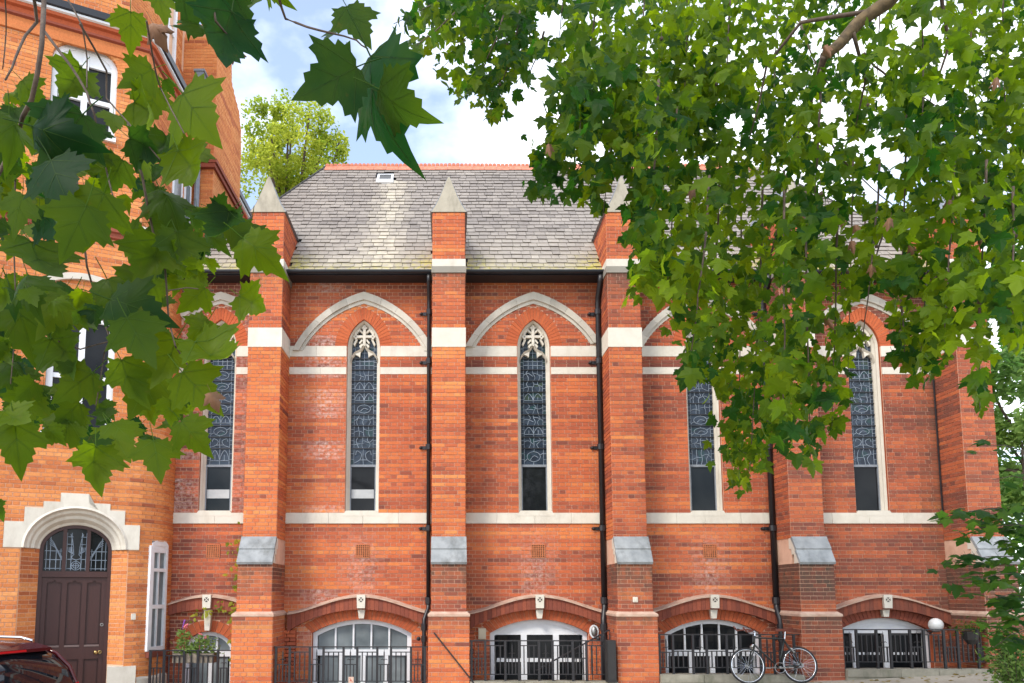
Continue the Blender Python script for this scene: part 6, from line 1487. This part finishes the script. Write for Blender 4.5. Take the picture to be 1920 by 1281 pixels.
def vleaf(p, s): place(VM[rnd.randrange(4)], leaf_matrix(p, p + Vector((rnd.gauss(0, 0.8), rnd.gauss(-0.2, 0.3), rnd.gauss(-0.6, 0.5))), Vector((rnd.gauss(0, 0.4), -1, rnd.gauss(0.4, 0.3))), s), vc)
for k in range(210):
    f = rnd.random() ** 1.25 * (len(stem) - 1); i = min(int(f), len(stem) - 2); p = Vector(stem[i]).lerp(Vector(stem[i + 1]), f - i); cl = 1.0 if vnoise('vc', p.z * 3.3) > 0.42 or p.z < 1.45 else 0.15
    if rnd.random() < cl: vleaf(p + Vector((rnd.gauss(-0.06, 0.11), -0.03 - abs(rnd.gauss(0, 0.07)), rnd.gauss(0, 0.05))), rnd.uniform(0.06, 0.12))
for k in range(40):
    f = rnd.random(); vleaf(Vector((-3.78 - f * 0.95, -0.08 - 0.18 * f + rnd.gauss(0, 0.03), 1.24 + 0.11 * math.sin(f * 3.1) - 0.18 * f * f + rnd.gauss(0, 0.05))), rnd.uniform(0.05, 0.11))
m = MB()
for k in range(14): m.ball((-4.80 - k * 0.003, -0.26, 1.08 - k * 0.012), 0.018 * (1 - k / 18), 6, 4)
m.build('flower_spike', M['purple'], vc)
gl = thing('globe_lamp', 'round white globe lamp behind the railing at the right end', 'lamp', (8.95, -0.12, 0.9))
gp = Vector((8.86, -0.30, 1.00)); m = MB(); m.ball(gp, 0.125, 18, 12); m.build('globe', M['globe'], gl, smooth=True); m = MB(); m.tube([gp + Vector((0, 0.05, -0.1)), gp + Vector((0, 0.18, -0.16)), gp + Vector((0, 0.30, -0.1))], 0.014, 6); m.tube([gp + Vector((0, 0, -0.13)), gp + Vector((0, 0, -0.1))], 0.05, 10); m.build('bracket', M['iron'], gl)
hp = thing('hanging_planter', 'trailing plant in a dark basket hung on the right end railing', 'plant', (9.0, -1.0, 0.9))
m = MB(); m.tube([(9.0, -0.99, 0.70), (9.0, -0.99, 0.78), (9.0, -0.99, 0.92)], [0.06, 0.11, 0.13], 12); m.build('basket', M['tarp'], hp); m = MB()
P0, F0 = leaf_geo([(0, 0), (0.2, 0.3), (0, 1)], 0.3, 0.2, 0, ring=False)[:2]
for k in range(180):
    b = Vector((9.0 + rnd.gauss(0, 0.14), -0.99 + rnd.gauss(0, 0.09), 0.98 + rnd.gauss(0, 0.07))); m.cur = (rnd.random(), 0, 0); mt = leaf_matrix(b, b + Vector((rnd.gauss(0, 1), rnd.gauss(0, 1), rnd.gauss(0, 0.6))), Vector((rnd.gauss(0, 1), rnd.gauss(0, 1), 1)), rnd.uniform(0.05, 0.09)); m.add([mt @ Vector(v) for v in P0], F0)
m.build('foliage', M['leafs'], hp, kind='stuff')
# fallen leaves and weeds along the foot of the kerbs
m = MB(); P0, F0 = leaf_geo(HALF_S, 0.4, 0.3, 0.1, ring=False)[:2]
for k in range(420):
    x = rnd.uniform(-6, 11); yy = -1.12 - abs(rnd.gauss(0, 0.5)) if rnd.random() < 0.6 else rnd.uniform(-9, -1.2); b = Vector((x, yy, gz(x) + rnd.uniform(0.006, 0.025))); m.cur = (rnd.random(), 0, 0)
    mt = leaf_matrix(b, b + Vector((rnd.gauss(0, 1), rnd.gauss(0, 1), 0.05)), Vector((rnd.gauss(0, 0.3), rnd.gauss(0, 0.3), 1)), rnd.uniform(0.03, 0.09)); m.add([mt @ Vector(v) for v in P0], F0)
o = m.build('fallen_leaves', leaf_mat('fallen_leaf', (0.22, 0.14, 0.05), (0.42, 0.33, 0.08), (0.2, 0.15, 0.03), (0.4, 0.3, 0.05))); o['kind'] = 'stuff'; o['label'] = 'scattered dry yellow leaves on the paving'
for o in ROOTS:
    if '_origin' in o: del o['_origin']
